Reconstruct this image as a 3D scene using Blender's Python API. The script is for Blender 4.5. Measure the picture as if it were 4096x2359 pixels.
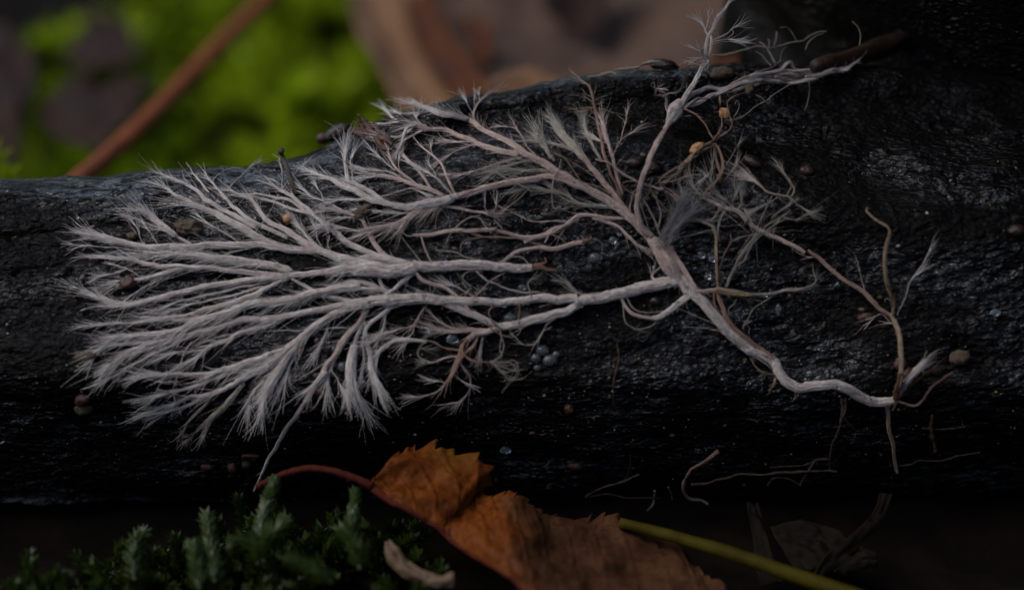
# A pale fungal cord network spread over a wet black fallen branch on a mossy forest floor.
# Units: 1 Blender unit = 1 cm (scale_length 0.01).
import bpy, math, random
import numpy as np
from mathutils import Vector
from mathutils.bvhtree import BVHTree

for o in list(bpy.data.objects): bpy.data.objects.remove(o)
scene = bpy.context.scene
C = scene.collection
scene.unit_settings.system = 'METRIC'
scene.unit_settings.scale_length = 0.01
rng = np.random.default_rng(7)
random.seed(7)

# ------------------------------------------------------------------ camera
PITCH = math.radians(30)
XH = np.array([1.0, 0, 0])
NV = np.array([0, -math.cos(PITCH), math.sin(PITCH)])      # towards the camera
UV = np.array([0, math.sin(PITCH), math.cos(PITCH)])       # up in the picture
TG = np.array([0, 0, 3.6])
DIST = 30.0
CAM = TG + DIST * NV
cam = bpy.data.cameras.new('camera')
cam.sensor_width = 36; cam.lens = 36 * DIST / 16.0
cam.clip_start = 0.5; cam.clip_end = 20000
cam.dof.use_dof = True
cam.dof.focus_distance = DIST + 0.35
cam.dof.aperture_fstop = 0.066
co = bpy.data.objects.new('camera', cam); C.objects.link(co)
co.location = CAM; co.rotation_euler = (math.radians(90) - PITCH, 0, 0)
scene.camera = co

# ------------------------------------------------------------------ light
SUN_EL, SUN_AZ = math.radians(57), math.radians(-96)        # azimuth from +Y (behind the branch), towards -X
world = bpy.data.worlds.new('World'); scene.world = world; world.use_nodes = True
wn = world.node_tree.nodes; wl = world.node_tree.links
bg = wn['Background']; sky = wn.new('ShaderNodeTexSky'); sky.sky_type = 'NISHITA'
sky.sun_disc = False; sky.sun_elevation = SUN_EL; sky.sun_rotation = SUN_AZ
sky.air_density = 1.0; sky.dust_density = 1.2; sky.ozone_density = 1.0
wl.new(sky.outputs[0], bg.inputs[0]); bg.inputs[1].default_value = 0.09
sl = bpy.data.lights.new('sun', 'SUN'); sl.energy = 1.5; sl.angle = math.radians(48); sl.color = (1, 0.955, 0.90)
so = bpy.data.objects.new('sun', sl); C.objects.link(so)
sd = Vector((math.cos(SUN_EL) * math.sin(SUN_AZ), math.cos(SUN_EL) * math.cos(SUN_AZ), math.sin(SUN_EL)))
so.rotation_euler = sd.to_track_quat('Z', 'Y').to_euler(); so.location = sd * 60
scene.view_settings.view_transform = 'Standard'; scene.view_settings.look = 'None'
scene.view_settings.exposure = 0.38; scene.view_settings.gamma = 1.0
scene.view_settings.use_curve_mapping = False
scene.render.engine = 'CYCLES'

# ------------------------------------------------------------------ picture <-> place helpers
def ray(px, py):
    p = TG + XH * ((px - 2048) / 256.0) + UV * ((1179.5 - py) / 256.0)
    d = p - CAM
    return d / np.linalg.norm(d)
def at(px, py, s):
    p = TG + XH * ((px - 2048) / 256.0) + UV * ((1179.5 - py) / 256.0)
    return CAM + (p - CAM) * ((DIST - s) / DIST)
def on_ground(px, py, z=0.0):
    d = ray(px, py); return CAM + d * ((z - CAM[2]) / d[2])

# ------------------------------------------------------------------ numpy noise
_tab = np.random.default_rng(3).random((256, 256))
def vnoise(x, y, seed=0):
    x = np.asarray(x, float) + seed * 17.31; y = np.asarray(y, float) + seed * 9.77
    xi = np.floor(x).astype(int); yi = np.floor(y).astype(int)
    fx = x - xi; fy = y - yi
    fx = fx * fx * (3 - 2 * fx); fy = fy * fy * (3 - 2 * fy)
    a = _tab[xi & 255, yi & 255]; b = _tab[(xi + 1) & 255, yi & 255]
    c = _tab[xi & 255, (yi + 1) & 255]; d = _tab[(xi + 1) & 255, (yi + 1) & 255]
    return (a * (1 - fx) + b * fx) * (1 - fy) + (c * (1 - fx) + d * fx) * fy - 0.5
def fbm(x, y, seed=0, oc=4):
    v = 0; a = 1.0
    for k in range(oc):
        v = v + a * vnoise(x * 2 ** k, y * 2 ** k, seed + k); a *= 0.5
    return v
def sstep(a, b, x):
    t = np.clip((x - a) / (b - a), 0, 1); return t * t * (3 - 2 * t)

# ------------------------------------------------------------------ mesh helpers
def make_mesh(name, V, F, mats, attrs=None, smooth=True, uv=None):
    V = np.asarray(V, np.float32); F = np.asarray(F, np.int32)
    m = bpy.data.meshes.new(name)
    n, k = F.shape
    m.vertices.add(len(V)); m.vertices.foreach_set('co', V.ravel())
    m.loops.add(n * k); m.loops.foreach_set('vertex_index', F.ravel())
    m.polygons.add(n)
    m.polygons.foreach_set('loop_start', np.arange(0, n * k, k, dtype=np.int32))
    m.polygons.foreach_set('loop_total', np.full(n, k, np.int32))
    m.polygons.foreach_set('use_smooth', np.full(n, smooth, bool))
    m.update(calc_edges=True)
    if attrs:
        for an, av in attrs.items():
            a = m.attributes.new(an, 'FLOAT', 'POINT'); a.data.foreach_set('value', np.asarray(av, np.float32))
    if uv is not None:
        ul = m.uv_layers.new(name='UVMap'); ul.data.foreach_set('uv', np.asarray(uv, np.float32)[F.ravel()].ravel())
    for mt in (mats if isinstance(mats, (list, tuple)) else [mats]): m.materials.append(mt)
    return m
def link(name, mesh, parent=None, loc=None):
    o = bpy.data.objects.new(name, mesh); C.objects.link(o)
    if parent: o.parent = parent
    if loc is not None: o.location = loc
    return o
def tag(o, label=None, cat=None, group=None, kind=None):
    if label: o['label'] = label
    if cat: o['category'] = cat
    if group: o['group'] = group
    if kind: o['kind'] = kind
    return o
def thing(name, label, cat, loc, group=None):
    o = bpy.data.objects.new(name, None); C.objects.link(o); o.location = loc; o.empty_display_size = 0.2
    return tag(o, label, cat, group)
def one(name, V, F, mat, label=None, cat=None, group=None, kind=None, attrs=None, smooth=True, uv=None, origin=None):
    V = np.asarray(V, float)
    if origin is None:
        origin = V.mean(0); origin = np.array([origin[0], origin[1], V[:, 2].min()])
    o = link(name, make_mesh(name, V - origin, F, mat, attrs, smooth, uv), None, origin)
    return tag(o, label, cat, group, kind)
def part(name, V, F, mat, parent, origin, kind=None, label=None, attrs=None, smooth=True, uv=None):
    o = link(name, make_mesh(name, np.asarray(V, float) - np.asarray(origin), F, mat, attrs, smooth, uv), parent)
    return tag(o, label, None, None, kind)

def unit(a): return a / np.maximum(np.linalg.norm(a, axis=-1, keepdims=True), 1e-9)
def tubes(P, R, S=3, ref=None, cap=False, ell=1.0):
    """P (N,K,3) R (N,K) -> verts, quads, per-vertex (u along 0..1, v around)"""
    P = np.asarray(P, float); R = np.asarray(R, float)
    T = unit(np.gradient(P, axis=1))
    if cap:
        if ref is not None and np.ndim(ref) == 3: ref = np.concatenate([ref[:, :1], ref, ref[:, -1:]], 1)
        P = np.concatenate([P[:, :1], P, P[:, -1:]], 1); T = np.concatenate([T[:, :1], T, T[:, -1:]], 1)
        R = np.concatenate([R[:, :1] * 0.02, R, R[:, -1:] * 0.02], 1)
    N, K, _ = P.shape
    rf = np.broadcast_to(np.asarray(NV if ref is None else ref, float), P.shape)
    A = np.cross(T, rf); bad = np.linalg.norm(A, axis=-1) < 0.15
    if bad.any(): A[bad] = np.cross(T[bad], np.array([0.31, 0.2, 0.93]))
    A = unit(A); B = np.cross(A, T)
    ang = np.arange(S) / S * 2 * np.pi
    V = P[:, :, None, :] + R[:, :, None, None] * (np.cos(ang)[None, None, :, None] * A[:, :, None, :] + ell * np.sin(ang)[None, None, :, None] * B[:, :, None, :])
    idx = np.arange(N * K * S).reshape(N, K, S)
    a = idx[:, :-1, :]; b = np.roll(a, -1, 2); d = idx[:, 1:, :]; c = np.roll(d, -1, 2)
    F = np.stack([a, b, c, d], -1).reshape(-1, 4)
    return V.reshape(-1, 3), F
def catmull(P, n):
    P = np.asarray(P, float)
    if len(P) == 2: return P[0] + (P[1] - P[0]) * np.linspace(0, 1, n)[:, None]
    Q = np.vstack([2 * P[0] - P[1], P, 2 * P[-1] - P[-2]])
    seg = np.linalg.norm(np.diff(P, axis=0), axis=1) ** 0.5 + 1e-9
    cum = np.concatenate([[0], np.cumsum(seg)])
    tt = np.linspace(0, cum[-1], n); k = np.clip(np.searchsorted(cum, tt, 'right') - 1, 0, len(P) - 2)
    t = ((tt - cum[k]) / seg[k])[:, None]
    p0, p1, p2, p3 = Q[k], Q[k + 1], Q[k + 2], Q[k + 3]
    return 0.5 * (2 * p1 + (p2 - p0) * t + (2 * p0 - 5 * p1 + 4 * p2 - p3) * t * t + (3 * p1 - p0 - 3 * p2 + p3) * t ** 3)
def patch(rows, nu, nv):
    """rows: list of rows of 3D control points -> grid (nu,nv,3)"""
    R = np.asarray(rows, float)
    A = np.stack([catmull(R[i], nv) for i in range(R.shape[0])])
    return np.stack([catmull(A[:, j], nu) for j in range(nv)], 1)
def grid_faces(nu, nv, wrap=False):
    idx = np.arange(nu * nv).reshape(nu, nv)
    if wrap: idx = np.concatenate([idx, idx[:, :1]], 1)
    return np.stack([idx[:-1, :-1], idx[1:, :-1], idx[1:, 1:], idx[:-1, 1:]], -1).reshape(-1, 4)
def shell(G, thick):
    """closed thin solid from a grid of points"""
    nu, nv, _ = G.shape
    n = unit(np.cross(np.gradient(G, axis=0), np.gradient(G, axis=1)))
    V = np.concatenate([(G + n * thick / 2).reshape(-1, 3), (G - n * thick / 2).reshape(-1, 3)])
    F = grid_faces(nu, nv); M = nu * nv; F2 = F[:, ::-1] + M
    i = np.arange(nu * nv).reshape(nu, nv)
    loop = np.concatenate([i[0, :], i[1:, -1], i[-1, -2::-1], i[-2:0:-1, 0]])
    l2 = np.roll(loop, -1)
    E = np.stack([loop, l2, l2 + M, loop + M], -1)
    return V, np.concatenate([F, F2, E])
_ico = {}
def ico(sub=2):
    if sub in _ico: return _ico[sub]
    import bmesh
    b = bmesh.new(); bmesh.ops.create_icosphere(b, subdivisions=sub, radius=1)
    b.verts.ensure_lookup_table()
    V = np.array([v.co[:] for v in b.verts]); F = np.array([[v.index for v in f.verts] for f in b.faces]); b.free()
    _ico[sub] = (V, F); return V, F
def frame(n, t=None):
    n = unit(np.asarray(n, float)); t = XH if t is None else np.asarray(t, float)
    a = unit(t - n * np.dot(t, n)); return np.stack([a, np.cross(n, a), n])

# ------------------------------------------------------------------ materials
def mat(name):
    m = bpy.data.materials.new(name); m.use_nodes = True
    nt = m.node_tree; return m, nt.nodes, nt.links, nt.nodes['Principled BSDF']
def setp(b, **k):
    for a, v in k.items():
        b.inputs[{'base': 'Base Color', 'rough': 'Roughness', 'spec': 'Specular IOR Level', 'coat': 'Coat Weight', 'coatr': 'Coat Roughness',
                  'trans': 'Transmission Weight', 'ior': 'IOR', 'sss': 'Subsurface Weight'}[a]].default_value = v
def ramp(nodes, stops):
    r = nodes.new('ShaderNodeValToRGB')
    while len(r.color_ramp.elements) < len(stops): r.color_ramp.elements.new(0.5)
    for e, (p, c) in zip(r.color_ramp.elements, stops): e.position = p; e.color = (*c, 1) if len(c) == 3 else c
    return r
def noise(nodes, links, vec, scale, detail=4, rough=0.55, dist=0.0):
    n = nodes.new('ShaderNodeTexNoise'); n.inputs['Scale'].default_value = scale; n.inputs['Detail'].default_value = detail
    n.inputs['Roughness'].default_value = rough; n.inputs['Distortion'].default_value = dist
    if vec is not None: links.new(vec, n.inputs['Vector'])
    return n
def mapping(nodes, links, src, scale):
    mp = nodes.new('ShaderNodeMapping'); mp.inputs['Scale'].default_value = scale; links.new(src, mp.inputs['Vector']); return mp.outputs[0]
def bump(nodes, links, h, strength, dist, prev=None):
    b = nodes.new('ShaderNodeBump'); b.inputs['Strength'].default_value = strength; b.inputs['Distance'].default_value = dist
    links.new(h, b.inputs['Height'])
    if prev is not None: links.new(prev, b.inputs['Normal'])
    return b.outputs[0]
def translucent(m, nodes, links, b, colsock, w):
    t = nodes.new('ShaderNodeBsdfTranslucent'); mx = nodes.new('ShaderNodeMixShader'); mx.inputs[0].default_value = w
    if isinstance(colsock, tuple): t.inputs[0].default_value = (*colsock, 1)
    else: links.new(colsock, t.inputs[0])
    out = nodes['Material Output']
    links.new(b.outputs[0], mx.inputs[1]); links.new(t.outputs[0], mx.inputs[2]); links.new(mx.outputs[0], out.inputs[0])

def wet_wood(name, dark=(0.003, 0.0025, 0.0025), mid=(0.006, 0.005, 0.005), brown=(0.012, 0.006, 0.004), r0=0.22, r1=0.5, bs=1.0):
    m, n, l, b = mat(name)
    tc = n.new('ShaderNodeTexCoord'); ob = tc.outputs['Object']
    st = mapping(n, l, ob, (0.55, 1.0, 1.0))
    n1 = noise(n, l, mapping(n, l, ob, (0.4, 1, 1)), 0.9, 5, 0.6)
    cr = ramp(n, [(0.35, dark), (0.55, mid), (0.68, mid), (0.8, brown)]); l.new(n1.outputs[0], cr.inputs[0]); l.new(cr.outputs[0], b.inputs['Base Color'])
    n2 = noise(n, l, st, 1.6, 5, 0.65)
    rr = ramp(n, [(0.3, (r0,) * 3), (0.7, (r1,) * 3)]); l.new(n2.outputs[0], rr.inputs[0]); l.new(rr.outputs[0], b.inputs['Roughness'])
    f1 = noise(n, l, mapping(n, l, ob, (0.45, 1, 1)), 13, 4, 0.55, 0.6)
    f0 = noise(n, l, mapping(n, l, ob, (0.35, 1, 1)), 2.6, 4, 0.6)
    v = n.new('ShaderNodeTexVoronoi'); v.inputs['Scale'].default_value = 15; l.new(mapping(n, l, ob, (0.7, 1, 1)), v.inputs['Vector'])
    nb = bump(n, l, f0.outputs[0], 0.5 * bs, 0.16)
    nb = bump(n, l, f1.outputs[0], 1.0 * bs, 0.09, nb)
    nb = bump(n, l, v.outputs['Distance'], 0.5 * bs, 0.035, nb)
    # dull, drained pits between the wet films
    f3 = noise(n, l, mapping(n, l, ob, (0.4, 1, 1)), 7, 5, 0.65, 0.5); wr = ramp(n, [(0.43, (0.0, 0.0, 0.0)), (0.51, (1, 1, 1))]); l.new(f3.outputs[0], wr.inputs[0])
    f4 = noise(n, l, mapping(n, l, ob, (0.4, 1, 1)), 0.8, 3, 0.5); w4 = ramp(n, [(0.43, (0.03,) * 3), (0.57, (1, 1, 1))]); l.new(f4.outputs[0], w4.inputs[0])
    ml = n.new('ShaderNodeMath'); ml.operation = 'MULTIPLY'; l.new(wr.outputs[0], ml.inputs[0]); l.new(w4.outputs[0], ml.inputs[1]); l.new(ml.outputs[0], b.inputs['Coat Weight'])
    l.new(nb, b.inputs['Normal']); l.new(nb, b.inputs['Coat Normal']); setp(b, spec=0.09, coatr=0.05); b.inputs['Coat IOR'].default_value = 1.6
    return m
M = {}
M['log'] = wet_wood('wet_black_wood')
M['stump'] = wet_wood('black_stump_wood', (0.003, 0.003, 0.003), (0.008, 0.007, 0.007), (0.012, 0.007, 0.005), 0.3, 0.6)

def cord_mat(name, thick, tip, tw=0.18, rough=0.6, mott=0.25):
    m, n, l, b = mat(name)
    at_ = n.new('ShaderNodeAttribute'); at_.attribute_name = 'tone'
    mx = n.new('ShaderNodeMix'); mx.data_type = 'RGBA'; l.new(at_.outputs['Fac'], mx.inputs[0])
    mx.inputs[6].default_value = (*thick, 1); mx.inputs[7].default_value = (*tip, 1)
    tc = n.new('ShaderNodeTexCoord')
    ns = noise(n, l, tc.outputs['Object'], 6, 4, 0.6)
    rp = ramp(n, [(0.3, (1 - mott, 1 - mott * 1.25, 1 - mott * 1.35)), (0.62, (1, 1, 1))]); l.new(ns.outputs[0], rp.inputs[0])
    mu = n.new('ShaderNodeMix'); mu.data_type = 'RGBA'; mu.blend_type = 'MULTIPLY'; mu.inputs[0].default_value = 1
    l.new(mx.outputs[2], mu.inputs[6]); l.new(rp.outputs[0], mu.inputs[7])
    l.new(mu.outputs[2], b.inputs['Base Color']); setp(b, rough=rough, spec=0.25)
    uvn = n.new('ShaderNodeUVMap'); uvn.uv_map = 'UVMap'
    fb = noise(n, l, mapping(n, l, uvn.outputs[0], (1.2, 14, 1)), 2.5, 4, 0.6)
    fine = noise(n, l, tc.outputs['Object'], 30, 3, 0.6)
    nb = bump(n, l, fb.outputs[0], 0.9, 0.05); nb = bump(n, l, fine.outputs[0], 0.7, 0.03, nb); l.new(nb, b.inputs['Normal'])
    translucent(m, n, l, b, mu.outputs[2], tw)
    return m
M['w'] = cord_mat('white_mycelium', (0.86, 0.75, 0.69), (0.88, 0.85, 0.82))
M['p'] = cord_mat('pink_mycelium', (0.70, 0.50, 0.43), (0.80, 0.71, 0.66))
M['t'] = cord_mat('tan_mycelium', (0.40, 0.27, 0.16), (0.55, 0.46, 0.34))
M['r'] = cord_mat('rusty_mycelium', (0.40, 0.22, 0.15), (0.62, 0.48, 0.42))
M['g'] = cord_mat('grey_web_mycelium', (0.42, 0.38, 0.37), (0.50, 0.49, 0.49), 0.35)
M['b'] = cord_mat('brown_root', (0.13, 0.065, 0.035), (0.16, 0.09, 0.05), 0.05)
M['d'] = cord_mat('dim_rootlet', (0.085, 0.048, 0.036), (0.12, 0.08, 0.064), 0.05)
M['c'] = cord_mat('cream_mycelium', (0.55, 0.47, 0.38), (0.62, 0.60, 0.54), 0.3)

def lump_mat(name, c0, c1, rough=0.35, scale=5.0, bs=0.6, spec=0.5):
    m, n, l, b = mat(name); tc = n.new('ShaderNodeTexCoord')
    ns = noise(n, l, tc.outputs['Object'], scale, 5, 0.6)
    cr = ramp(n, [(0.3, c0), (0.7, c1)]); l.new(ns.outputs[0], cr.inputs[0]); l.new(cr.outputs[0], b.inputs['Base Color'])
    fn = noise(n, l, tc.outputs['Object'], scale * 5, 4, 0.65)
    l.new(bump(n, l, fn.outputs[0], bs, 0.03), b.inputs['Normal']); setp(b, rough=rough, spec=spec)
    return m
M['crumb_dark'] = lump_mat('dark_brown_crumb', (0.010, 0.005, 0.004), (0.035, 0.016, 0.010), 0.22)
M['crumb_red'] = lump_mat('red_brown_crumb', (0.028, 0.010, 0.006), (0.085, 0.030, 0.014), 0.28, 7)
M['crumb_tan'] = lump_mat('tan_soil', (0.04, 0.026, 0.015), (0.14, 0.095, 0.055), 0.6, 8, 1.0)
M['crumb_orange'] = lump_mat('orange_seed', (0.35, 0.16, 0.06), (0.48, 0.25, 0.11), 0.45)
M['twig'] = lump_mat('dark_twig_bark', (0.03, 0.021, 0.014), (0.09, 0.062, 0.038), 0.6, 9, 1.0)
M['stick'] = lump_mat('wet_stick_bark', (0.012, 0.006, 0.003), (0.05, 0.022, 0.010), 0.5, 4, 0.8)
M['redstem'] = lump_mat('red_brown_stem', (0.15, 0.038, 0.012), (0.26, 0.070, 0.022), 0.6, 2, 0.3, 0.1)
M['petiole'] = lump_mat('red_leaf_stalk', (0.045, 0.007, 0.004), (0.11, 0.020, 0.011), 0.6, 8, 0.9, 0.12)
M['yellowstem'] = lump_mat('olive_yellow_stem', (0.026, 0.019, 0.002), (0.055, 0.042, 0.003), 0.6, 2, 0.2, 0.06)
M['soil'] = lump_mat('shade_darkened_humus', (0.002, 0.0016, 0.0013), (0.009, 0.0055, 0.0035), 0.95, 1.2, 1.0, 0.08)  # dark humus, taken nearer black to stand in for foreground shade
M['frayed'] = lump_mat('frayed_red_wood', (0.03, 0.011, 0.006), (0.13, 0.045, 0.020), 0.4, 6, 0.8)
m, n, l, b = mat('clear_water'); setp(b, base=(0.95, 0.97, 1, 1), rough=0.02, trans=1.0, ior=1.33); M['water'] = m
m, n, l, b = mat('bluish_jelly'); setp(b, base=(0.80, 0.88, 0.92, 1), rough=0.06, trans=0.93, ior=1.36); M['jelly'] = m

def leaf_mat(name, c0, c1, c2, tr=0.25, rough=0.4, scale=1.2, spec=0.15, tail=None):
    m, n, l, b = mat(name); setp(b, spec=spec); tc = n.new('ShaderNodeTexCoord'); ob = tc.outputs['Object']
    ns = noise(n, l, ob, scale, 6, 0.62, 0.5); cr = ramp(n, [(0.28, c0), (0.5, c1), (0.74, c2)]); l.new(ns.outputs[0], cr.inputs[0])
    sp = noise(n, l, ob, scale * 9, 4, 0.6); sr = ramp(n, [(0.32, (0.45, 0.4, 0.38)), (0.5, (1, 1, 1))]); l.new(sp.outputs[0], sr.inputs[0])
    mu = n.new('ShaderNodeMix'); mu.data_type = 'RGBA'; mu.blend_type = 'MULTIPLY'; mu.inputs[0].default_value = 0.7
    csock = cr.outputs[0]
    if tail:
        ta = n.new('ShaderNodeAttribute'); ta.attribute_name = 'tone'; tm = n.new('ShaderNodeMix'); tm.data_type = 'RGBA'; l.new(ta.outputs['Fac'], tm.inputs[0])
        l.new(csock, tm.inputs[6]); tr2 = ramp(n, [(0.3, tail[0]), (0.7, tail[1])]); l.new(ns.outputs[0], tr2.inputs[0]); l.new(tr2.outputs[0], tm.inputs[7]); csock = tm.outputs[2]
    l.new(csock, mu.inputs[6]); l.new(sr.outputs[0], mu.inputs[7]); l.new(mu.outputs[2], b.inputs['Base Color'])
    rr = ramp(n, [(0.3, (rough * 0.7,) * 3), (0.7, (rough * 1.4,) * 3)]); l.new(ns.outputs[0], rr.inputs[0]); l.new(rr.outputs[0], b.inputs['Roughness'])
    fb = noise(n, l, ob, scale * 14, 4, 0.6); fb2 = noise(n, l, ob, scale * 3, 3, 0.5)
    nb = bump(n, l, fb2.outputs[0], 0.5, 0.1); l.new(bump(n, l, fb.outputs[0], 0.5, 0.02, nb), b.inputs['Normal'])
    translucent(m, n, l, b, mu.outputs[2], tr)
    return m
M['leaf_front'] = leaf_mat('orange_brown_leaf', (0.07, 0.017, 0.004), (0.20, 0.052, 0.008), (0.20, 0.095, 0.014), 0.3, 0.55, 0.9, 0.1, ((0.045, 0.020, 0.011), (0.13, 0.055, 0.026)))
M['leaf_rust'] = leaf_mat('rust_leaf', (0.05, 0.014, 0.004), (0.12, 0.034, 0.008), (0.14, 0.05, 0.012), 0.3, 0.6, 0.6)
M['leaf_back'] = leaf_mat('dull_brown_leaf', (0.06, 0.030, 0.017), (0.12, 0.070, 0.047), (0.15, 0.098, 0.070), 0.25, 0.75, 0.5)
M['leaf_tan'] = leaf_mat('tan_leaf', (0.13, 0.055, 0.022), (0.26, 0.135, 0.065), (0.30, 0.18, 0.10), 0.3, 0.5, 0.4)
M['leaf_dark'] = leaf_mat('dark_brown_leaf', (0.016, 0.009, 0.007), (0.035, 0.020, 0.015), (0.055, 0.030, 0.021), 0.1, 0.85, 0.5)
M['leaf_dim'] = leaf_mat('dim_wet_leaf', (0.006, 0.005, 0.004), (0.013, 0.010, 0.007), (0.022, 0.016, 0.010), 0.1, 0.9, 0.5, 0.05)
M['leaf_pale'] = leaf_mat('pale_scrap', (0.06, 0.035, 0.02), (0.17, 0.115, 0.075), (0.24, 0.17, 0.115), 0.2, 0.7, 3.0)

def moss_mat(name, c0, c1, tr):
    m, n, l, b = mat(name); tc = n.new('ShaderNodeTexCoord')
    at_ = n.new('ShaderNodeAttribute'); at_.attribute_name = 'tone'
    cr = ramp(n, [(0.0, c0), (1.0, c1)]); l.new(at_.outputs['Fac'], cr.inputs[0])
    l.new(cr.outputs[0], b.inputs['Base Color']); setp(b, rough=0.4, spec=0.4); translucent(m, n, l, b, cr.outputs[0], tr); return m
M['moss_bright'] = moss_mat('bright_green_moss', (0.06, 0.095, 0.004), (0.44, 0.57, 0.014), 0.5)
M['moss_shade_dark'] = moss_mat('shade_darkened_moss', (0.008, 0.017, 0.003), (0.036, 0.058, 0.007), 0.2)  # green moss with its colour darkened to stand in for foreground shade

# ------------------------------------------------------------------ ground
def axis(near, far, n_near, n_far):
    a = np.linspace(-near, near, n_near); e = np.geomspace(1, far / near, n_far)[1:] * near
    return np.concatenate([-e[::-1], a, e])
def ground_h(x, y):
    f = np.exp(-((x / 60) ** 2 + (y / 60) ** 2))
    h = 0.55 * fbm(x * 0.22, y * 0.22, 5, 4) * f + 0.12 * fbm(x * 1.7, y * 1.7, 8, 3) * f
    # hollow worn under and in front of the branch
    h = h - 0.5 * np.exp(-((y + 0.8) / 2.2) ** 2) * f
    h = h - 5.5 * sstep(3.5, 13, y) * np.exp(-(y / 400.0) ** 2) * np.exp(-(x / 300.0) ** 2)      # the bank drops behind the branch
    h = h + (25 * sstep(-9, -50, y) + 60 * sstep(-30, -160, y)) * np.exp(-(x / 900.0) ** 2)     # unseen bank behind the viewer, added to block low sky light
    return h
gx = axis(30, 6000, 260, 30); gy = axis(34, 6000, 300, 30)
GX, GY = np.meshgrid(gx, gy, indexing='ij')
GZ = ground_h(GX, GY)
V = np.stack([GX, GY, GZ], -1).reshape(-1, 3)
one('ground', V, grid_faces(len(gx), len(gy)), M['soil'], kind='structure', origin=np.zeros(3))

# ------------------------------------------------------------------ the fallen branch
TOP = np.array([(-6000, 760), (-2000, 740), (0, 716), (400, 700), (700, 680), (1000, 655), (1230, 618), (1300, 585), (1370, 545), (1480, 495), (1620, 440),
                (1800, 398), (2000, 370), (2300, 312), (2550, 268), (2700, 262), (2900, 240), (3100, 248), (3400, 258), (4096, 275), (6000, 300), (10000, 320)], float)
def top_v(u): return (1179.5 - np.interp(u * 0.937 * 256 + 2048, TOP[:, 0], TOP[:, 1])) / 256 * 1.062
def bot_v(u): return -3.45 + 0 * u
GR = np.array([(-9000, 560), (1500, 560), (1900, 490), (2300, 470), (2700, 460), (3000, 430), (3300, 415), (3700, 425), (4200, 450), (9000, 480)], float)
def log_point(u, phi, detail=True):
    """u along the branch, phi 0 facing the camera side, +90 top, -90 bottom, 180 far side"""
    t = top_v(u); bo = bot_v(u); vc = (t + bo) / 2; h = (t - bo) / 2
    bdep = 2.1 + 0.06 * np.clip(u + 8, 0, 20)
    sn, cs = np.sin(phi), np.cos(phi)
    vv = vc + h * np.sign(sn) * np.abs(sn) ** 1.0
    ex = np.where(cs > 0, 0.72, 1.0)
    ss = 0.35 - bdep + bdep * np.sign(cs) * np.abs(cs) ** ex
    front = sstep(-0.15, 0.35, cs)
    px = u * 256 + 2048; py = 1179.5 - vv * 256
    # groove under the top ridge on the right
    gw = sstep(1450, 2000, px); gy_ = np.interp(px, GR[:, 0], GR[:, 1])
    q = (py - gy_) / 256 + 0.25 * fbm(u * 0.8, vv * 0.4, 14, 3)
    gwd = np.interp(px, [1900, 2700, 3200, 4200], [0.36, 0.42, 0.80, 0.95])
    ss = ss + front * gw * (-0.58 * (gwd / 0.45) ** 0.7 * np.exp(-(q / gwd) ** 2) + 0.22 * np.exp(-((q - gwd * 2.1) / 0.5) ** 2) + 0.10 * np.exp(-((q + 0.62) / 0.25) ** 2))
    # undercut lower down
    ul = np.interp(px, [-3000, 300, 900, 1500, 2100, 2900, 4096, 8000], [1480, 1500, 1575, 1585, 1540, 1560, 1600, 1600])
    ss = ss - front * np.interp(px, [1800, 2800], [0.85, 0.6]) * sstep(-0.1, 1.5, (py - ul) / 256) + front * 0.10 * np.exp(-(((py - ul) / 256 + 0.2) / 0.3) ** 2)
    # soft shelf line upper left
    sh = np.interp(px, [-3000, 0, 500, 800, 1400, 2000], [980, 960, 905, 860, 720, 650])
    ss = ss - front * (1 - sstep(900, 1700, px)) * 0.10 * np.exp(-((py - sh) / 256 / 0.09) ** 2)
    a = vv * 1.0 + phi * 0.6
    ss = ss + 0.22 * fbm(u * 0.35, a * 0.5, 11, 3)
    vv = vv + 0.10 * fbm(u * 0.6, a * 0.6, 21, 3)
    if detail:
        d = 0.07 * fbm(u * 0.9, a * 2.3, 31, 4) + 0.028 * fbm(u * 3.0, a * 7.0, 41, 3) + 0.016 * fbm(u * 8, a * 15.0, 51, 2)
        cr = fbm(u * 0.7, a * 3.6, 61, 4); d = d - 0.07 * np.exp(-(cr / 0.035) ** 2) * sstep(-0.1, 0.25, fbm(u * 0.5, a * 0.8, 71, 2))
        ss = ss + d * (np.abs(cs) ** 0.7 + 0.15); vv = vv + d * sn * 0.8
    return TG + u[..., None] * XH + vv[..., None] * UV + ss[..., None] * NV
def log_grid(us, ph, detail):
    U, PH = np.meshgrid(us, ph, indexing='ij'); return log_point(U, PH, detail)
us = np.concatenate([np.linspace(-26, -9.5, 90, endpoint=False), np.linspace(-9.5, 9.5, 760, endpoint=False), np.linspace(9.5, 26, 90)])
ph = np.concatenate([np.linspace(-1.75, 1.85, 362, endpoint=False), np.linspace(1.85, 2 * np.pi - 1.75, 60, endpoint=False)])
G = log_grid(us, ph, True)
G = np.concatenate([0.02 * G[:1] + 0.98 * G[:1].mean(1, keepdims=True), G, 0.02 * G[-1:] + 0.98 * G[-1:].mean(1, keepdims=True)], 0)
Vg = G.reshape(-1, 3); Fg = grid_faces(len(us) + 2, len(ph), wrap=True)
log_o = one('fallen_branch', Vg, Fg, M['log'], 'thick wet black fallen branch lying across the moss under the white fungus', 'branch', origin=np.array([0, 2.0, 0.0]))
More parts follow.
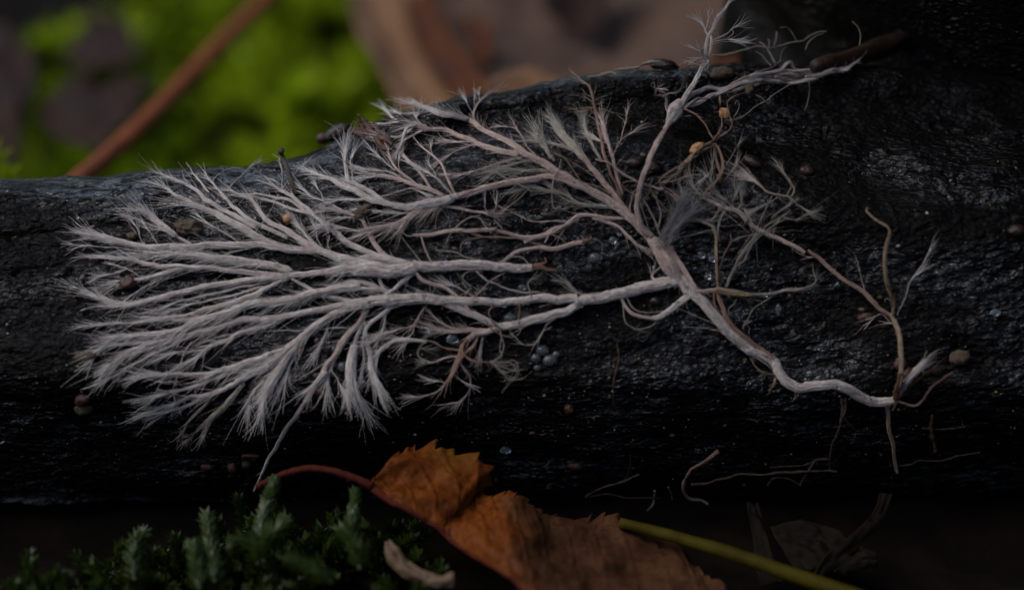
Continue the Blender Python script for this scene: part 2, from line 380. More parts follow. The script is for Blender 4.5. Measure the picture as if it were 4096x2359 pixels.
# smooth copy only in memory, for laying things on the wood
us2 = np.linspace(-12, 12, 320); ph2 = np.linspace(-1.75, 2.2, 150)
G2 = log_grid(us2, ph2, False); F2 = grid_faces(len(us2), len(ph2))
BVH = BVHTree.FromPolygons([Vector(v) for v in G2.reshape(-1, 3)], [tuple(int(i) for i in f) for f in F2])
def hit(px, py):
    d = ray(px, py); r = BVH.ray_cast(Vector(CAM), Vector(d))
    if r[0] is None: return None
    n = np.array(r[1]); n = n if np.dot(n, d) < 0 else -n
    return np.array(r[0]), n, r[3]


# ------------------------------------------------------------------ dark stump behind the branch, upper right; unseen height, lean and flare added for shade
def stump():
    nz, na = 150, 260
    zz = np.linspace(-7, 45, nz); aa = np.linspace(0, 2 * np.pi, na, endpoint=False)
    Z, A = np.meshgrid(zz, aa, indexing='ij')
    rad = 8.6 - 0.05 * Z + 0.9 * np.exp(-((Z + 1) / 3.0) ** 2) + 0.9 * fbm(A * 1.2 + 5 * np.sin(A), Z * 0.10, 81, 3) + 0.35 * fbm(A * 6.0, Z * 0.25, 83, 4) + 0.10 * fbm(A * 22, Z * 1.1, 85, 3)
    dA = (A + math.radians(55) + np.pi) % (2 * np.pi) - np.pi; rad = rad + 9.0 * np.exp(-(dA / math.radians(28)) ** 2) * (1 - sstep(8, 24, Z))  # unseen flare towards the front right, added to block sky light
    rad = rad * (1 - 0.25 * sstep(10, 35, Z))
    rad = rad * np.where(Z > 43, 1 - 0.5 * (Z - 43) / 2, 1)
    # seam wrap
    w = sstep(2 * np.pi - 0.5, 2 * np.pi, A); rad0 = rad[:, :1]; rad = rad * (1 - w) + rad0 * w
    cx = 13.5 - 0.66 * np.clip(Z - 5, 0, None); cy = 10.2 - 0.24 * np.clip(Z, 0, None)  # lean above the frame, added to shade the thick end of the branch
    V = np.stack([cx + rad * 1.02 * np.cos(A), cy + rad * 0.85 * np.sin(A), Z], -1)
    V = np.concatenate([V, V[-1:].mean(1, keepdims=True) + 0.02 * (V[-1:] - V[-1:].mean(1, keepdims=True))], 0)
    one('trunk_with_shade_lean', V.reshape(-1, 3), grid_faces(nz + 1, na, wrap=True), M['stump'], 'big black rotten trunk behind the thick end of the wet branch, its unseen lean added for shade', 'tree trunk', origin=np.array([12.7, 10.2, 0]))
stump()

# ------------------------------------------------------------------ pale fungal cords
VIEWS = {'A': (200, 600, 2.08), 'B': (200, 1100, 1.6175), 'C': (1100, 300, 2.08), 'D': (1300, 900, 1.82), 'E': (2100, 300, 2.08),
         'F': (2500, 0, 2.08), 'G': (2300, 700, 1.82), 'H': (2600, 1000, 1.456), 'S': (0, 0, 1.0)}
def pts_of(view, txt):
    ox, oy, k = VIEWS[view]
    return np.array([[ox + float(a.split(',')[0]) / k, oy + float(a.split(',')[1]) / k] for a in txt.split()])
CORDS = {}
def cord_thing(key, name, label, px, py, group=None, cat='fungus'):
    h = hit(px, py); p = h[0] if h else at(px, py, -0.5)
    CORDS[key] = (thing(name, label, cat, p, group), p)
STRANDS = []        # paths kept for the droplets
PXC = 1 / 256.0
def lay(P2, lift, dep=None):
    """picture path -> path lying on the wood (or hanging in the air where the wood ends)"""
    d = np.full(len(P2), np.nan); N = np.zeros((len(P2), 3)); N[:] = NV
    for i, (x, y) in enumerate(P2):
        h = hit(x, y)
        if h is not None and dep is None: d[i] = h[2]; N[i] = h[1]
    D = np.array([ray(x, y) for x, y in P2])
    ok = ~np.isnan(d)
    if dep is not None:
        d = (DIST - np.interp(np.linspace(0, 1, len(P2)), np.linspace(0, 1, len(dep)), dep)) / np.abs(D @ NV)
        sf = np.array([(lambda h: h[2] if h is not None else 1e9)(hit(x, y)) for x, y in P2])
        d = np.minimum(d, sf - 0.05)                        # never inside the wood
        if len(d) > 8: d = np.minimum(d, np.convolve(np.pad(d, 3, mode='edge'), np.ones(7) / 7, 'valid'))
    elif ok.any():
        d = np.interp(np.arange(len(P2)), np.arange(len(P2))[ok], d[ok])
        if len(d) > 6:
            k = min(9, len(d) // 2 * 2 - 1); ker = np.ones(k) / k
            sm = np.convolve(np.pad(d, k // 2, mode='edge'), ker, 'valid'); d = np.minimum(sm, d + 0.03)
            d = np.convolve(np.pad(d, 2, mode='edge'), np.ones(5) / 5, 'valid')
    else: d = np.full(len(P2), DIST + 1.0)
    N = unit(0.5 * N + 0.5 * NV)
    return CAM + D * (d - lift)[:, None], N
FCOUNT = [0]
def fibres(P, N, W, n, amin, amax, lmin, lmax, s0, s1, wid, rg, curl=0.25, side=0, tone0=0.6, spread=0.8, wav=0.03):
    """fine threads leaving a path: angles in degrees, lengths/width in picture px of 4096"""
    if n <= 0: return None
    K = 8; L = len(P)
    T = unit(np.gradient(P, axis=0)); B = unit(np.cross(N, T))
    s = s0 + (s1 - s0) * rg.random(n); i = np.clip((s * (L - 1)).astype(int), 0, L - 1)
    sg = np.where(rg.random(n) < 0.5, -1, 1) if side == 0 else np.full(n, side)
    if side == 0: pass
    ang = np.radians(amin + (amax - amin) * rg.random(n)) * sg
    ln = (lmin + (lmax - lmin) * rg.random(n) ** 1.4) * PXC
    t, b, nn = T[i], B[i], N[i]
    off = (rg.random(n) - 0.5) * 2 * spread
    st = P[i] + b * (off * W[i] * 0.5)[:, None] + nn * (W[i] * 0.42 * np.sqrt(np.clip(1 - off ** 2, 0, 1)))[:, None]
    d0 = np.cos(ang)[:, None] * t + np.sin(ang)[:, None] * b + nn * (rg.normal(0.02, 0.07, n))[:, None]
    d1 = t * 1.0
    sd = unit(np.cross(nn, d0)) * (rg.normal(0, 1, n) * curl * 0.5)[:, None]
    q = np.linspace(0, 1, K)[None, :, None]
    bend = rg.uniform(-0.1, 0.45, n)[:, None, None]
    path = st[:, None] + ln[:, None, None] * (q * d0[:, None] + q * q * (bend * (d1 - d0)[:, None] * 0.5 + sd[:, None]))
    ph = rg.random(n)[:, None, None] * 6.28; fr = rg.uniform(3, 9, n)[:, None, None]
    path = path + (wav * ln)[:, None, None] * np.sin(q * fr + ph) * q * sd[:, None] / max(curl * 0.5, 1e-3)
    w = wid * PXC * 0.5 * rg.uniform(0.55, 1.3, n)[:, None] * (1 - 0.75 * np.linspace(0, 1, K)[None] ** 1.5)
    FCOUNT[0] += n
    tone = np.repeat(np.clip(tone0 + 0.4 * np.linspace(0, 1, K)[None] + rg.normal(0, 0.12, n)[:, None], 0, 1)[:, :, None], 3, 2)
    V, F = tubes(path, w, 3)
    return V, F, tone.ravel()
def along(P, N, W, n, step_px, span, wid, rg, tone0):
    """threads that run with the cord, wound loosely on its surface"""
    if n <= 0: return None
    K = 10; L = len(P)
    T = unit(np.gradient(P, axis=0)); B = unit(np.cross(N, T))
    m = np.clip(rg.uniform(span[0], span[1], n) / step_px, 3, L - 1)
    f0 = rg.random(n) * (L - 1 - m)
    f = f0[:, None] + m[:, None] * np.linspace(0, 1, K)[None]
    i = np.clip(f.astype(int), 0, L - 2); w = (f - i)[..., None]
    mix = lambda A: A[i] * (1 - w) + A[i + 1] * w
    th = rg.uniform(-1.5, 1.5, n)[:, None] + rg.normal(0, 0.45, n)[:, None] * np.linspace(-0.5, 0.5, K)[None] + 0.12 * np.sin(np.linspace(0, 6, K)[None] * rg.uniform(0.5, 2, n)[:, None] + rg.random(n)[:, None] * 6)
    ww = (W[i] * (1 - w[..., 0]) + W[i + 1] * w[..., 0]) * 0.5 * rg.uniform(0.98, 1.22, n)[:, None]
    path = mix(P) + ww[..., None] * (np.sin(th)[..., None] * mix(B) + 0.85 * np.cos(th)[..., None] * mix(N))
    r = wid * PXC * 0.5 * rg.uniform(0.6, 1.3, n)[:, None] * (1 - 0.8 * np.abs(np.linspace(-1, 1, K)[None]) ** 3)
    FCOUNT[0] += n
    tone = np.repeat(np.clip(tone0 + rg.normal(0, 0.16, n)[:, None] + np.zeros(K)[None], 0, 1)[:, :, None], 3, 2)
    V, F = tubes(path, r, 3)
    return V, F, tone.ravel()
sid = [0]
def S(key, view, mt, w0, w1, fz, fan, txt, lift=0.0, dep=None, name='branch', drops=0, tuft=None, fl=1.0, wmid=None, tone=(0.0, 0.75)):
    """one strand: widths in px of the 4096 picture; fz = fringe density, fan = size of the brush at its tip"""
    sid[0] += 1; rg = np.random.default_rng(1000 + sid[0])
    par, org = CORDS[key]
    c2 = pts_of(view, txt)
    length = np.linalg.norm(np.diff(c2, axis=0), axis=1).sum()
    K = int(max(10, length / 11)); P2 = catmull(c2, K)
    j = np.linspace(0, 1, K)
    P2 = P2 + np.stack([vnoise(j * length / 45, sid[0] * 3.3, 3), vnoise(j * length / 45, sid[0] * 3.3, 9)], -1) * min(11, 4 + 0.02 * length) * np.sin(np.pi * j)[:, None] ** 0.5
    P2 = P2 + np.stack([vnoise(j * length / 17, sid[0] * 5.1, 4), vnoise(j * length / 17, sid[0] * 5.1, 8)], -1) * min(4.5, 2 + 0.12 * w0) * np.sin(np.pi * j)[:, None] ** 0.5
    ws = np.interp(j, [0, 0.5, 1], [w0, wmid if wmid else (w0 + w1) / 2, w1])
    W = ws * PXC
    lf = np.interp(j, np.linspace(0, 1, len(lift)), lift) if isinstance(lift, (list, tuple)) else np.full(K, lift)
    P, N = lay(P2, lf + W * 0.42 + 0.035, dep)
    STRANDS.append((key, P, N, W, drops))
    tn = tone[0] + (tone[1] - tone[0]) * j ** 1.3
    # the cord itself: a knobbly, slightly flattened bundle
    Sd = 10 if w0 > 14 else 7
    R = W * 0.5 * (1 + 0.40 * vnoise(j * length / 30, 0.5 + sid[0], 5) + 0.36 * vnoise(j * length / 13, 2.5 + sid[0], 6))
    if fan > 0: R = R * (1 - 0.55 * sstep(0.7, 1, j))
    V, F = tubes(P[None], R[None], Sd, ref=N[None], cap=True, ell=0.8)
    ang = np.tile(np.arange(Sd), K + 2); jj = np.repeat(np.concatenate([[0], j, [1]]), Sd)
    rr = 1 + 0.16 * np.sin(ang / Sd * 2 * np.pi * 3 + jj * length / 40) + 0.42 * vnoise(jj * length / 14, ang * 1.3 + sid[0], 12)
    ctr = np.repeat(np.concatenate([P[:1], P, P[-1:]]), Sd, 0); V = ctr + (V - ctr) * rr[:, None]
    tv = np.repeat(np.concatenate([[tn[0]], tn, [tn[-1]]]), Sd)
    uvc = np.stack([jj * length / 60, ang / Sd], -1)
    o = part(name, V, F, M[mt], par, org, attrs={'tone': tv}, uv=uvc)
    # fibres
    out = []; hl = min(1.0, 0.3 + 0.7 * fz)
    if w0 >= 9:   # bundle threads running along the cord
        out.append(along(P, N, W, int(length * (w0 + w1) * 0.0032 * fl), length / max(K - 1, 1), (60, 200), 3.0, rg, tone[0] * 0.5 + 0.2))
    if fz > 0.02:
        out.append(fibres(P, N, W, int(length * 0.06 * fz), 3, 18, 35 * hl, 130 * hl, 0.06, 0.97, 1.5, rg, 0.35, tone0=0.5))
        out.append(fibres(P, N, W, int(length * (0.06 * fz + 0.015)), 15, 75, 10, 34, 0.03, 0.97, 1.2, rg, 0.6, tone0=0.4))
        out.append(fibres(P, N, W, int(length * 0.012 * fz * (fz > 0.45)), 4, 16, 120, 260, 0.2, 0.95, 1.6, rg, 0.35, tone0=0.5))
    if fan > 0:
        out.append(fibres(P, N, W, int(24 * fan), 0, 8, 60, 140 * min(1.3, fan ** 0.5), 0.72, 1.0, 2.3, rg, 0.3, tone0=0.65))
        out.append(fibres(P, N, W, int(11 * fan), 3, 17, 40, 110, 0.6, 1.0, 1.8, rg, 0.35, tone0=0.65))
    if tuft:      # one-sided feathery fringe: (side, density, amin, amax, lmin, lmax, s0, s1)
        sd_, dn, a0, a1, l0, l1, q0, q1 = tuft
        out.append(fibres(P, N, W, int(length * 0.2 * dn * (q1 - q0)), a0 * 0.7, a1 * 0.72, l0, l1, q0, q1, 1.6, rg, 0.35, side=sd_, tone0=0.5))
    out = [x for x in out if x is not None]
    if out:
        vv, ff, tt = [], [], []; base = 0
        for a_, b_, c_ in out: vv.append(a_); ff.append(b_ + base); tt.append(c_); base += len(a_)
        VV = np.concatenate(vv)
        fo = link('fibre_fringe', make_mesh('fibre_fringe', VV - org, np.concatenate(ff), M[mt], {'tone': np.concatenate(tt)}, True), o)
        fo['kind'] = 'stuff'
    return o

cord_thing('cut', 'fungal_cord', 'white fungal cord with a torn brown end, fraying into the long feathery fan', 2230, 1078)
cord_thing('main', 'fungal_cord', 'thickest pale cord, bent at its lower elbow, branching up into tan brushes', 2980, 1290)
cord_thing('stalk', 'fungal_cord', 'smooth mauve stalk standing up from the thick cord into a stringy tangle over the ridge', 2700, 900)
cord_thing('slim', 'fungal_cord', 'slender brownish cord slanting down to the elbow of the thickest cord', 3200, 1050)
cord_thing('net', 'fungal_cord', 'thin pinkish netted cord with a brown stub between the two thick white cords', 2200, 960)
cord_thing('tangle', 'fungal_cord', 'loose rusty tangle of curled threads beside the mauve stalk', 2830, 600)
cord_thing('web', 'fungal_cord', 'sparse cobwebby threads fanning out above the slender brownish cord', 3100, 850)
cord_thing('sling', 'fungal_cord', 'cream and tan threads slung from a flat tan knot crossing the thickest cord', 2880, 1150)

# --- the torn cord and its fan -------------------------------------------------------------------------------
k = 'cut'
S(k, 'D', 'w', 27, 34, 0.6, 0, "1510,310 1400,318 1300,308 1180,300 1100,290 960,288 850,300 770,300 650,300", name='main_cord', drops=16, tone=(0.05, 0.3))
S(k, 'D', 'r', 22, 8, 0.2, 0, "1490,310 1560,300 1620,320 1690,330", name='torn_end', tone=(0, 0.2))
S(k, 'D', 'r', 9, 5, 0, 0, "1520,290 1570,285 1610,270 1600,235", name='torn_end', tone=(0, 0.1))
S(k, 'D', 'w', 36, 30, 1.0, 0, "680,295 600,325 450,335 280,315 150,325 0,352", name='main_cord', drops=8, wmid=52, tone=(0.2, 0.4))
S(k, 'D', 'w', 20, 30, 1.6, 2.0, "640,285 560,275 470,255 400,240 300,245 240,280", name='branch', tuft=(-1, 1.2, 10, 60, 20, 60, 0.2, 1.0), tone=(0.3, 0.6))
S(k, 'D', 'w', 44, 26, 0.8, 0, "420,325 300,295 170,262 90,232 0,205", name='branch', tone=(0.2, 0.4))
S(k, 'A', 'w', 22, 20, 0.6, 0.5, "2490,990 2250,1020 2030,1040 1980,1050", name='branch', wmid=20, tone=(0.2, 0.4))
S(k, 'A', 'w', 27, 10, 0.9, 1.0, "2440,905 2280,850 2150,790 2060,730 1920,650 1820,590 1740,500 1680,420 1620,390")
S(k, 'A', 'w', 22, 12, 1.2, 1.6, "2250,845 2000,820 1850,780 1720,725 1600,650 1450,570 1330,510 1200,470 1080,460", wmid=26, tuft=(1, 0.7, 12, 40, 40, 120, 0.3, 0.9))
S(k, 'A', 'w', 15, 5, 0.8, 0.5, "1980,735 1800,650 1650,570 1550,490 1500,450 1420,350 1330,260 1290,180", wmid=12)
S(k, 'A', 'w', 18, 6, 0.9, 1.0, "1720,650 1600,590 1480,520 1340,450 1280,400 1180,310 1040,250 980,230", wmid=16)
S(k, 'A', 'w', 9, 3, 0.3, 0.2, "1420,440 1390,425 1330,370 1260,280 1200,210 1170,160")
S(k, 'A', 'w', 5, 4, 0.2, 0.3, "1445,375 1500,300 1600,210 1680,130 1740,100", lift=[0, 0.1, 0.2])
S(k, 'A', 'w', 4, 3, 0.1, 0, "1340,270 1400,200 1480,160 1560,150 1610,160")
S(k, 'A', 'w', 14, 9, 0.7, 1.0, "1500,580 1330,510 1250,470 1180,440 1060,380 990,330 930,310")
S(k, 'D', 'w', 20, 17, 0.7, 0, "590,282 450,250 300,190 180,140 60,40 10,0", drops=6, tone=(0.1, 0.4))
S(k, 'A', 'w', 17, 7, 0.9, 0.7, "2470,775 2380,690 2260,590 2130,480 2010,390 1890,310 1830,290", tone=(0.3, 0.8))
S(k, 'A', 'w', 10, 5, 0.7, 0.4, "2230,570 2180,545 2050,500 1900,450 1750,400 1640,385 1540,370")
S(k, 'A', 'w', 10, 6, 0.6, 0.6, "2200,560 2010,432 1880,395 1720,372 1600,385 1520,345 1420,330")
S(k, 'A', 'w', 5, 3, 0.3, 0.2, "1960,350 1930,330 1960,280 2000,220 2080,150 2150,90", lift=[0, 0.1, 0.15])
S(k, 'A', 'w', 6, 2, 0.4, 0.2, "1930,360 1925,280 1935,200 1910,60")
S(k, 'A', 'w', 5, 2, 0.3, 0.2, "2000,380 1960,330 1890,270 1840,250")
S(k, 'A', 'w', 20, 22, 0.9, 0, "2200,842 2000,832 1800,802 1500,792 1200,802 1000,806", wmid=24)
S(k, 'A', 'w', 20, 34, 0.7, 3.6, "1050,804 900,806 750,806 650,790 560,765 470,742 400,728", fl=1.6, wmid=17)
S(k, 'A', 'w', 6, 3, 0.3, 0.5, "660,825 560,815 400,805 290,795 200,790")
S(k, 'A', 'w', 26, 8, 2.2, 2.0, "2010,1020 1900,970 1700,940 1500,910 1250,880 1000,860 800,870", wmid=30, tuft=(1, 1.2, 5, 30, 60, 160, 0.3, 1))
S(k, 'A', 'w', 17, 10, 0.8, 0.9, "2030,1045 1800,1032 1500,1000 1250,980 1000,970 880,962 700,922 500,902 300,885", wmid=16)
S(k, 'A', 'w', 12, 4, 1.4, 1.5, "1250,985 1100,995 900,1050 700,1085 560,1110", wmid=14)
S(k, 'A', 'w', 8, 3, 0.5, 0.4, "1620,815 1450,870 1300,920 1100,990 950,1060 800,1130 620,1250")
S(k, 'A', 'w', 6, 3, 0.4, 0.4, "900,960 860,930 1010,880 1040,860")
S(k, 'A', 'w', 5, 2, 0.3, 0.3, "740,1050 680,1010 600,970 540,950")
S(k, 'A', 'w', 6, 2, 0.6, 0.5, "640,990 580,1010 500,1035 450,1045")
S(k, 'A', 'w', 20, 17, 0.8, 2.0, "2000,1050 1700,1080 1400,1120 1150,1170 950,1222 800,1262 650,1287 520,1280 420,1230 330,1200", wmid=19, tuft=(-1, 0.5, 5, 20, 40, 130, 0.5, 0.95))
S(k, 'A', 'w', 17, 6, 1.0, 1.0, "1990,1065 1850,1130 1700,1200 1500,1270 1200,1350 1000,1390 750,1400", wmid=15, tuft=(1, 0.6, 8, 30, 50, 140, 0.2, 0.9))
S(k, 'A', 'w', 9, 4, 0.8, 0.6, "1850,1090 1700,1115 1450,1170 1200,1230 1000,1290 850,1340")
S(k, 'A', 'w', 9, 3, 0.8, 0.7, "1780,1130 1500,1215 1350,1245 1150,1290 1010,1330")
S(k, 'A', 'w', 12, 12, 0.6, 0, "2010,1070 2150,1150 2300,1210 2490,1250", tone=(0.3, 0.3))
S(k, 'A', 'w', 12, 26, 0.8, 1.6, "1060,720 960,640 900,600 850,555 800,530", lift=0.05, tuft=(-1, 2.0, 5, 30, 40, 110, 0.4, 1.0))
S(k, 'A', 'w', 7, 3, 0.7, 0.6, "960,650 880,635 780,600 640,550")
S(k, 'A', 'w', 10, 6, 1.2, 0.5, "1200,800 1120,760 1000,700 920,655")
S(k, 'A', 'w', 5, 2, 1.0, 0.5, "790,790 760,750 730,660 680,595")
S(k, 'A', 'w', 4, 2, 0.6, 0.4, "900,790 860,730 830,680 800,640")
S(k, 'A', 'w', 7, 3, 1.0, 0.7, "1560,760 1450,690 1350,640 1280,590")
S(k, 'A', 'w', 9, 4, 1.6, 1.4, "2260,830 2170,760 2120,700 2080,650", wmid=12)
S(k, 'A', 'w', 5, 2, 0.9, 0.6, "2330,830 2310,780 2320,720 2300,650")
S(k, 'A', 'w', 5, 2, 0.6, 0.5, "2260,800 2220,740 2210,680 2200,640")
S(k, 'A', 'w', 3, 2, 0.1, 0, "1690,710 1740,640 1800,560 1860,450 1900,370", lift=[0, 0.1, 0.15])
S(k, 'D', 'p', 17, 12, 0.5, 0, "620,292 480,250 400,190 350,110 310,40 290,0", tone=(0.5, 0.3), drops=2)
S(k, 'C', 'p', 13, 8, 0.7, 1.2, "750,1250 728,1205 650,1165 560,1140 470,1130", tone=(0.4, 0.9))
S(k, 'C', 'w', 8, 4, 1.0, 0.8, "620,1145 560,1130 480,1080 370,1040 290,1000 240,950")
S(k, 'C', 'w', 5, 2, 0.5, 0.4, "400,1050 385,990 360,950 350,930")
S(k, 'C', 'w', 7, 3, 1.3, 1.0, "690,1190 600,1180 500,1200 420,1240")
S(k, 'C', 'w', 7, 3, 1.3, 1.0, "760,1300 700,1300 600,1280 520,1275")

# --- the main cord -----------------------------------------------------------------------------------------
k = 'main'
S(k, 'G', 'w', 36, 34, 0.7, 0, "1460,1390 1400,1340 1300,1280 1200,1215 1120,1140 1040,1055 960,965 880,890 800,800 700,700", name='main_cord', drops=16, tone=(0.0, 0.15), lift=0.03)
S(k, 'H', 'w', 34, 32, 0.1, 0, "1425,870 1330,885 1240,858 1160,820 1080,780 980,785 870,802 810,780 760,720 725,655 690,625", name='main_cord', drops=6, tone=(0.1, 0.2), lift=0.05)
S(k, 'H', 'r', 11, 9, 0.1, 0, "1330,900 1260,880 1200,850 1120,800 1040,800 960,770 890,785 800,750", lift=0.10, tone=(0.0, 0.4))
S(k, 'H', 'w', 17, 30, 0.1, 0.6, "1425,870 1475,795 1540,715 1605,640", tone=(0.3, 0.1), lift=[0.1, 0.3])
S(k, 'H', 'b', 15, 8, 0.1, 0.2, "1430,870 1490,810 1560,755 1630,705 1675,665", tone=(0, 1), lift=[0.1, 0.2])
S(k, 'H', 'r', 10, 6, 0.1, 0, "1440,880 1500,895 1550,903 1600,865 1640,800 1700,750 1765,710", tone=(0.5, 0.2), lift=[0.05, 0.1])
S(k, 'H', 'r', 10, 9, 0, 0, "1440,870 1430,900 1410,935", tone=(0.2, 0.0), lift=0.15)
S(k, 'H', 'p', 16, 10, 0, 0, "1390,905 1385,930 1390,1000", name='hanging_root', lift=0.1, tone=(0.8, 0.2))
S(k, 'H', 't', 13, 14, 0, 0, "1388,940 1392,1020 1410,1100 1425,1200 1440,1300", name='hanging_root', lift=[0.1, 0.3, 0.5], tone=(0.6, 0.2))
S(k, 'H', 't', 9, 6, 0.1, 0, "840,800 850,840 835,870", lift=0.05)
S(k, 'H', 't', 9, 5, 0.1, 0, "800,750 740,742 725,780 690,820", lift=0.05)
S(k, 'G', 'p', 30, 34, 2.2, 0, "545,455 590,515 640,590 690,670 730,730 770,775", name='main_cord', tone=(0.4, 0.5), lift=0.02, wmid=58, tuft=(-1, 1.0, 20, 80, 15, 45, 0.1, 0.9))
S(k, 'G', 'p', 20, 18, 0.7, 0, "690,520 750,640 820,750 890,860", tone=(0.1, 0.3), lift=0.08)
S(k, 'G', 'r', 13, 12, 0.3, 0, "1040,850 1065,940 1130,1080 1230,1170 1340,1260 1440,1320 1470,1380", lift=0.10, tone=(0.1, 0.5))
S(k, 'G', 'r', 7, 6, 0.3, 0, "1080,980 1150,1110 1250,1200 1350,1285 1400,1330", lift=0.13, tone=(0.3, 0.3))
S(k, 'E', 'p', 34, 24, 0.8, 0, "1140,1430 1050,1360 930,1240 830,1130 700,1040 550,960 400,880", name='main_cord', tone=(0.55, 0.2))
S(k, 'E', 'p', 24, 20, 1.0, 0, "420,892 250,800 120,725 0,660 -90,625", tone=(0.1, 0.1), wmid=24)
S(k, 'E', 'p', 15, 14, 0.5, 0, "900,1180 780,1090 600,1000 400,910 200,852 0,870", tone=(0.4, 0.3), lift=0.03)
S(k, 'C', 'p', 22, 12, 1.3, 1.2, "2030,665 1870,640 1720,590 1550,510 1400,460 1280,450 1200,430 1120,440", tone=(0.2, 0.8), tuft=(1, 0.5, 15, 50, 40, 110, 0.1, 0.6))
S(k, 'C', 'w', 12, 7, 0.4, 0.2, "1190,420 1110,435 1075,490 1050,570 1030,620 990,670", lift=[0.02, 0.15, 0.15, 0.05], tone=(0.4, 0.5))
S(k, 'C', 'p', 24, 14, 1.4, 1.0, "2110,670 1950,572 1830,512 1720,450 1650,400 1580,365", tone=(0.1, 0.7), tuft=(-1, 0.8, 20, 70, 40, 120, 0.2, 0.9))
S(k, 'C', 'w', 20, 10, 0.8, 1.6, "1600,372 1500,345 1400,330 1330,305 1250,280 1140,240", tone=(0.4, 0.6), tuft=(-1, 2.6, 25, 75, 30, 85, 0.0, 0.6), wmid=24)
S(k, 'C', 'w', 7, 3, 0.4, 0.5, "1370,310 1280,300 1180,315 1110,330")
S(k, 'C', 'w', 13, 5, 0.6, 0.9, "1260,432 1150,402 1050,390 980,360 940,310 915,285", tone=(0.4, 0.9))
S(k, 'C', 'w', 9, 4, 0.4, 0.5, "1200,410 1100,405 1000,402 960,405 860,412")
S(k, 'C', 'w', 9, 4, 0.4, 0.6, "1240,425 1200,395 1180,355 1200,330")
S(k, 'C', 'w', 7, 3, 0.6, 0.8, "1130,400 1080,360 1050,330 1010,315")
S(k, 'C', 'w', 9, 5, 0.8, 1.0, "1230,460 1150,500 1080,540 1060,590")
S(k, 'C', 'w', 9, 6, 0.6, 0.8, "1150,440 1080,490 1010,520 900,515")
S(k, 'C', 'p', 9, 4, 0.8, 0.6, "1665,400 1655,340 1665,290 1700,220 1730,190 1800,155", tone=(0.5, 0.9))
S(k, 'C', 'w', 4, 2, 0.3, 0.3, "1650,350 1630,290 1600,230 1580,205")
S(k, 'C', 'w', 4, 2, 0.1, 0.2, "1670,280 1660,240 1660,190")
S(k, 'C', 'w', 4, 2, 0.1, 0.2, "1705,215 1700,190 1697,155")
S(k, 'C', 'p', 6, 4, 0.6, 0.4, "2230,745 2130,640 2070,540 2010,450 1970,370", tone=(0.3, 0.6), lift=[0, 0.1])
S(k, 'C', 'p', 4, 3, 0.2, 0.3, "2020,450 1960,435 1890,430", tone=(0.3, 0.6), lift=0.08)
S(k, 'C', 'p', 7, 4, 1.0, 0.4, "2060,690 1900,720 1780,760 1650,800 1550,830 1430,830", tone=(0.2, 0.6))
S(k, 'C', 'c', 12, 6, 2.4, 2.0, "2330,800 2200,795 2080,800 1990,800", tone=(0.5, 0.9))
S(k, 'C', 'c', 8, 4, 2.0, 1.4, "2200,710 2080,720 1980,740 1900,770", tone=(0.5, 0.9))
S(k, 'C', 'p', 5, 3, 0.9, 0.8, "1720,590 1640,590 1500,640 1380,720", tone=(0.4, 0.8))
S(k, 'C', 'p', 5, 3, 1.2, 1.0, "1760,600 1650,560 1550,560 1450,560", tone=(0.4, 0.8))
# long middle feather
S(k, 'C', 'p', 20, 22, 0.7, 0, "2410,895 2300,855 2200,857 2000,887 1850,922 1700,970 1550,1000 1490,1010", tone=(0.2, 0.5), name='branch')
S(k, 'C', 'w', 26, 18, 1.2, 0, "1520,1005 1440,1035 1350,1055 1250,1075 1100,1100 1000,1090", wmid=30, tone=(0.4, 0.4), drops=8, tuft=(-1, 0.8, 10, 40, 50, 120, 0, 0.8))
S(k, 'C', 'w', 19, 8, 1.3, 1.3, "1020,1093 900,1060 780,1030 650,960 550,920 450,860 350,830 240,790", tone=(0.3, 0.9), wmid=22, tuft=(-1, 0.5, 10, 40, 40, 110, 0.3, 0.95))
S(k, 'C', 'w', 10, 6, 1.0, 0.8, "860,1050 780,1035 700,1040 600,1040 530,1045")
S(k, 'C', 'w', 15, 12, 1.0, 0.6, "900,1050 850,1010 740,940 640,900", tone=(0.4, 0.8))
S(k, 'C', 'w', 13, 8, 1.0, 3.0, "640,905 605,885 595,800 585,720 590,650", tone=(0.6, 1.0), wmid=12)
S(k, 'C', 'w', 7, 3, 1.2, 0.8, "650,890 640,800 630,720 660,640")
S(k, 'C', 'p', 15, 9, 0.9, 1.0, "1400,1000 1300,960 1150,900 1000,862 870,840 780,820", tone=(0.3, 0.8), wmid=12)
S(k, 'C', 'w', 6, 3, 0.8, 0.8, "880,842 820,850 760,860")
S(k, 'C', 'w', 8, 3, 0.8, 0.8, "1060,870 960,810 870,800 700,780")
S(k, 'C', 'p', 9, 4, 1.2, 0.8, "1180,910 1060,820 1000,760 960,700 930,590", tone=(0.3, 0.8))
S(k, 'C', 'p', 5, 2, 0.8, 0.5, "1040,810 1030,740 1035,690", tone=(0.5, 0.8))
S(k, 'C', 'w', 5, 2, 0.8, 0.6, "1000,800 930,740 880,690 820,640", tone=(0.5, 0.9))
S(k, 'C', 'p', 10, 10, 0.5, 0.8, "1300,950 1260,900 1180,780 1080,680 1030,620 960,570 900,530", tone=(0.4, 0.8))
S(k, 'C', 'p', 9, 4, 0.4, 0.3, "1500,1000 1470,950 1430,850 1390,740 1320,680 1240,610 1180,560", tone=(0.4, 0.8))
S(k, 'C', 'p', 4, 3, 0.4, 0.3, "1320,690 1305,640 1300,590", tone=(0.5, 0.8))
S(k, 'C', 'w', 7, 3, 1.2, 1.0, "1470,990 1380,900 1300,830 1220,790", tone=(0.4, 0.8))
S(k, 'C', 'w', 5, 2, 0.4, 0.3, "1370,900 1320,810 1280,740", tone=(0.5, 0.8))
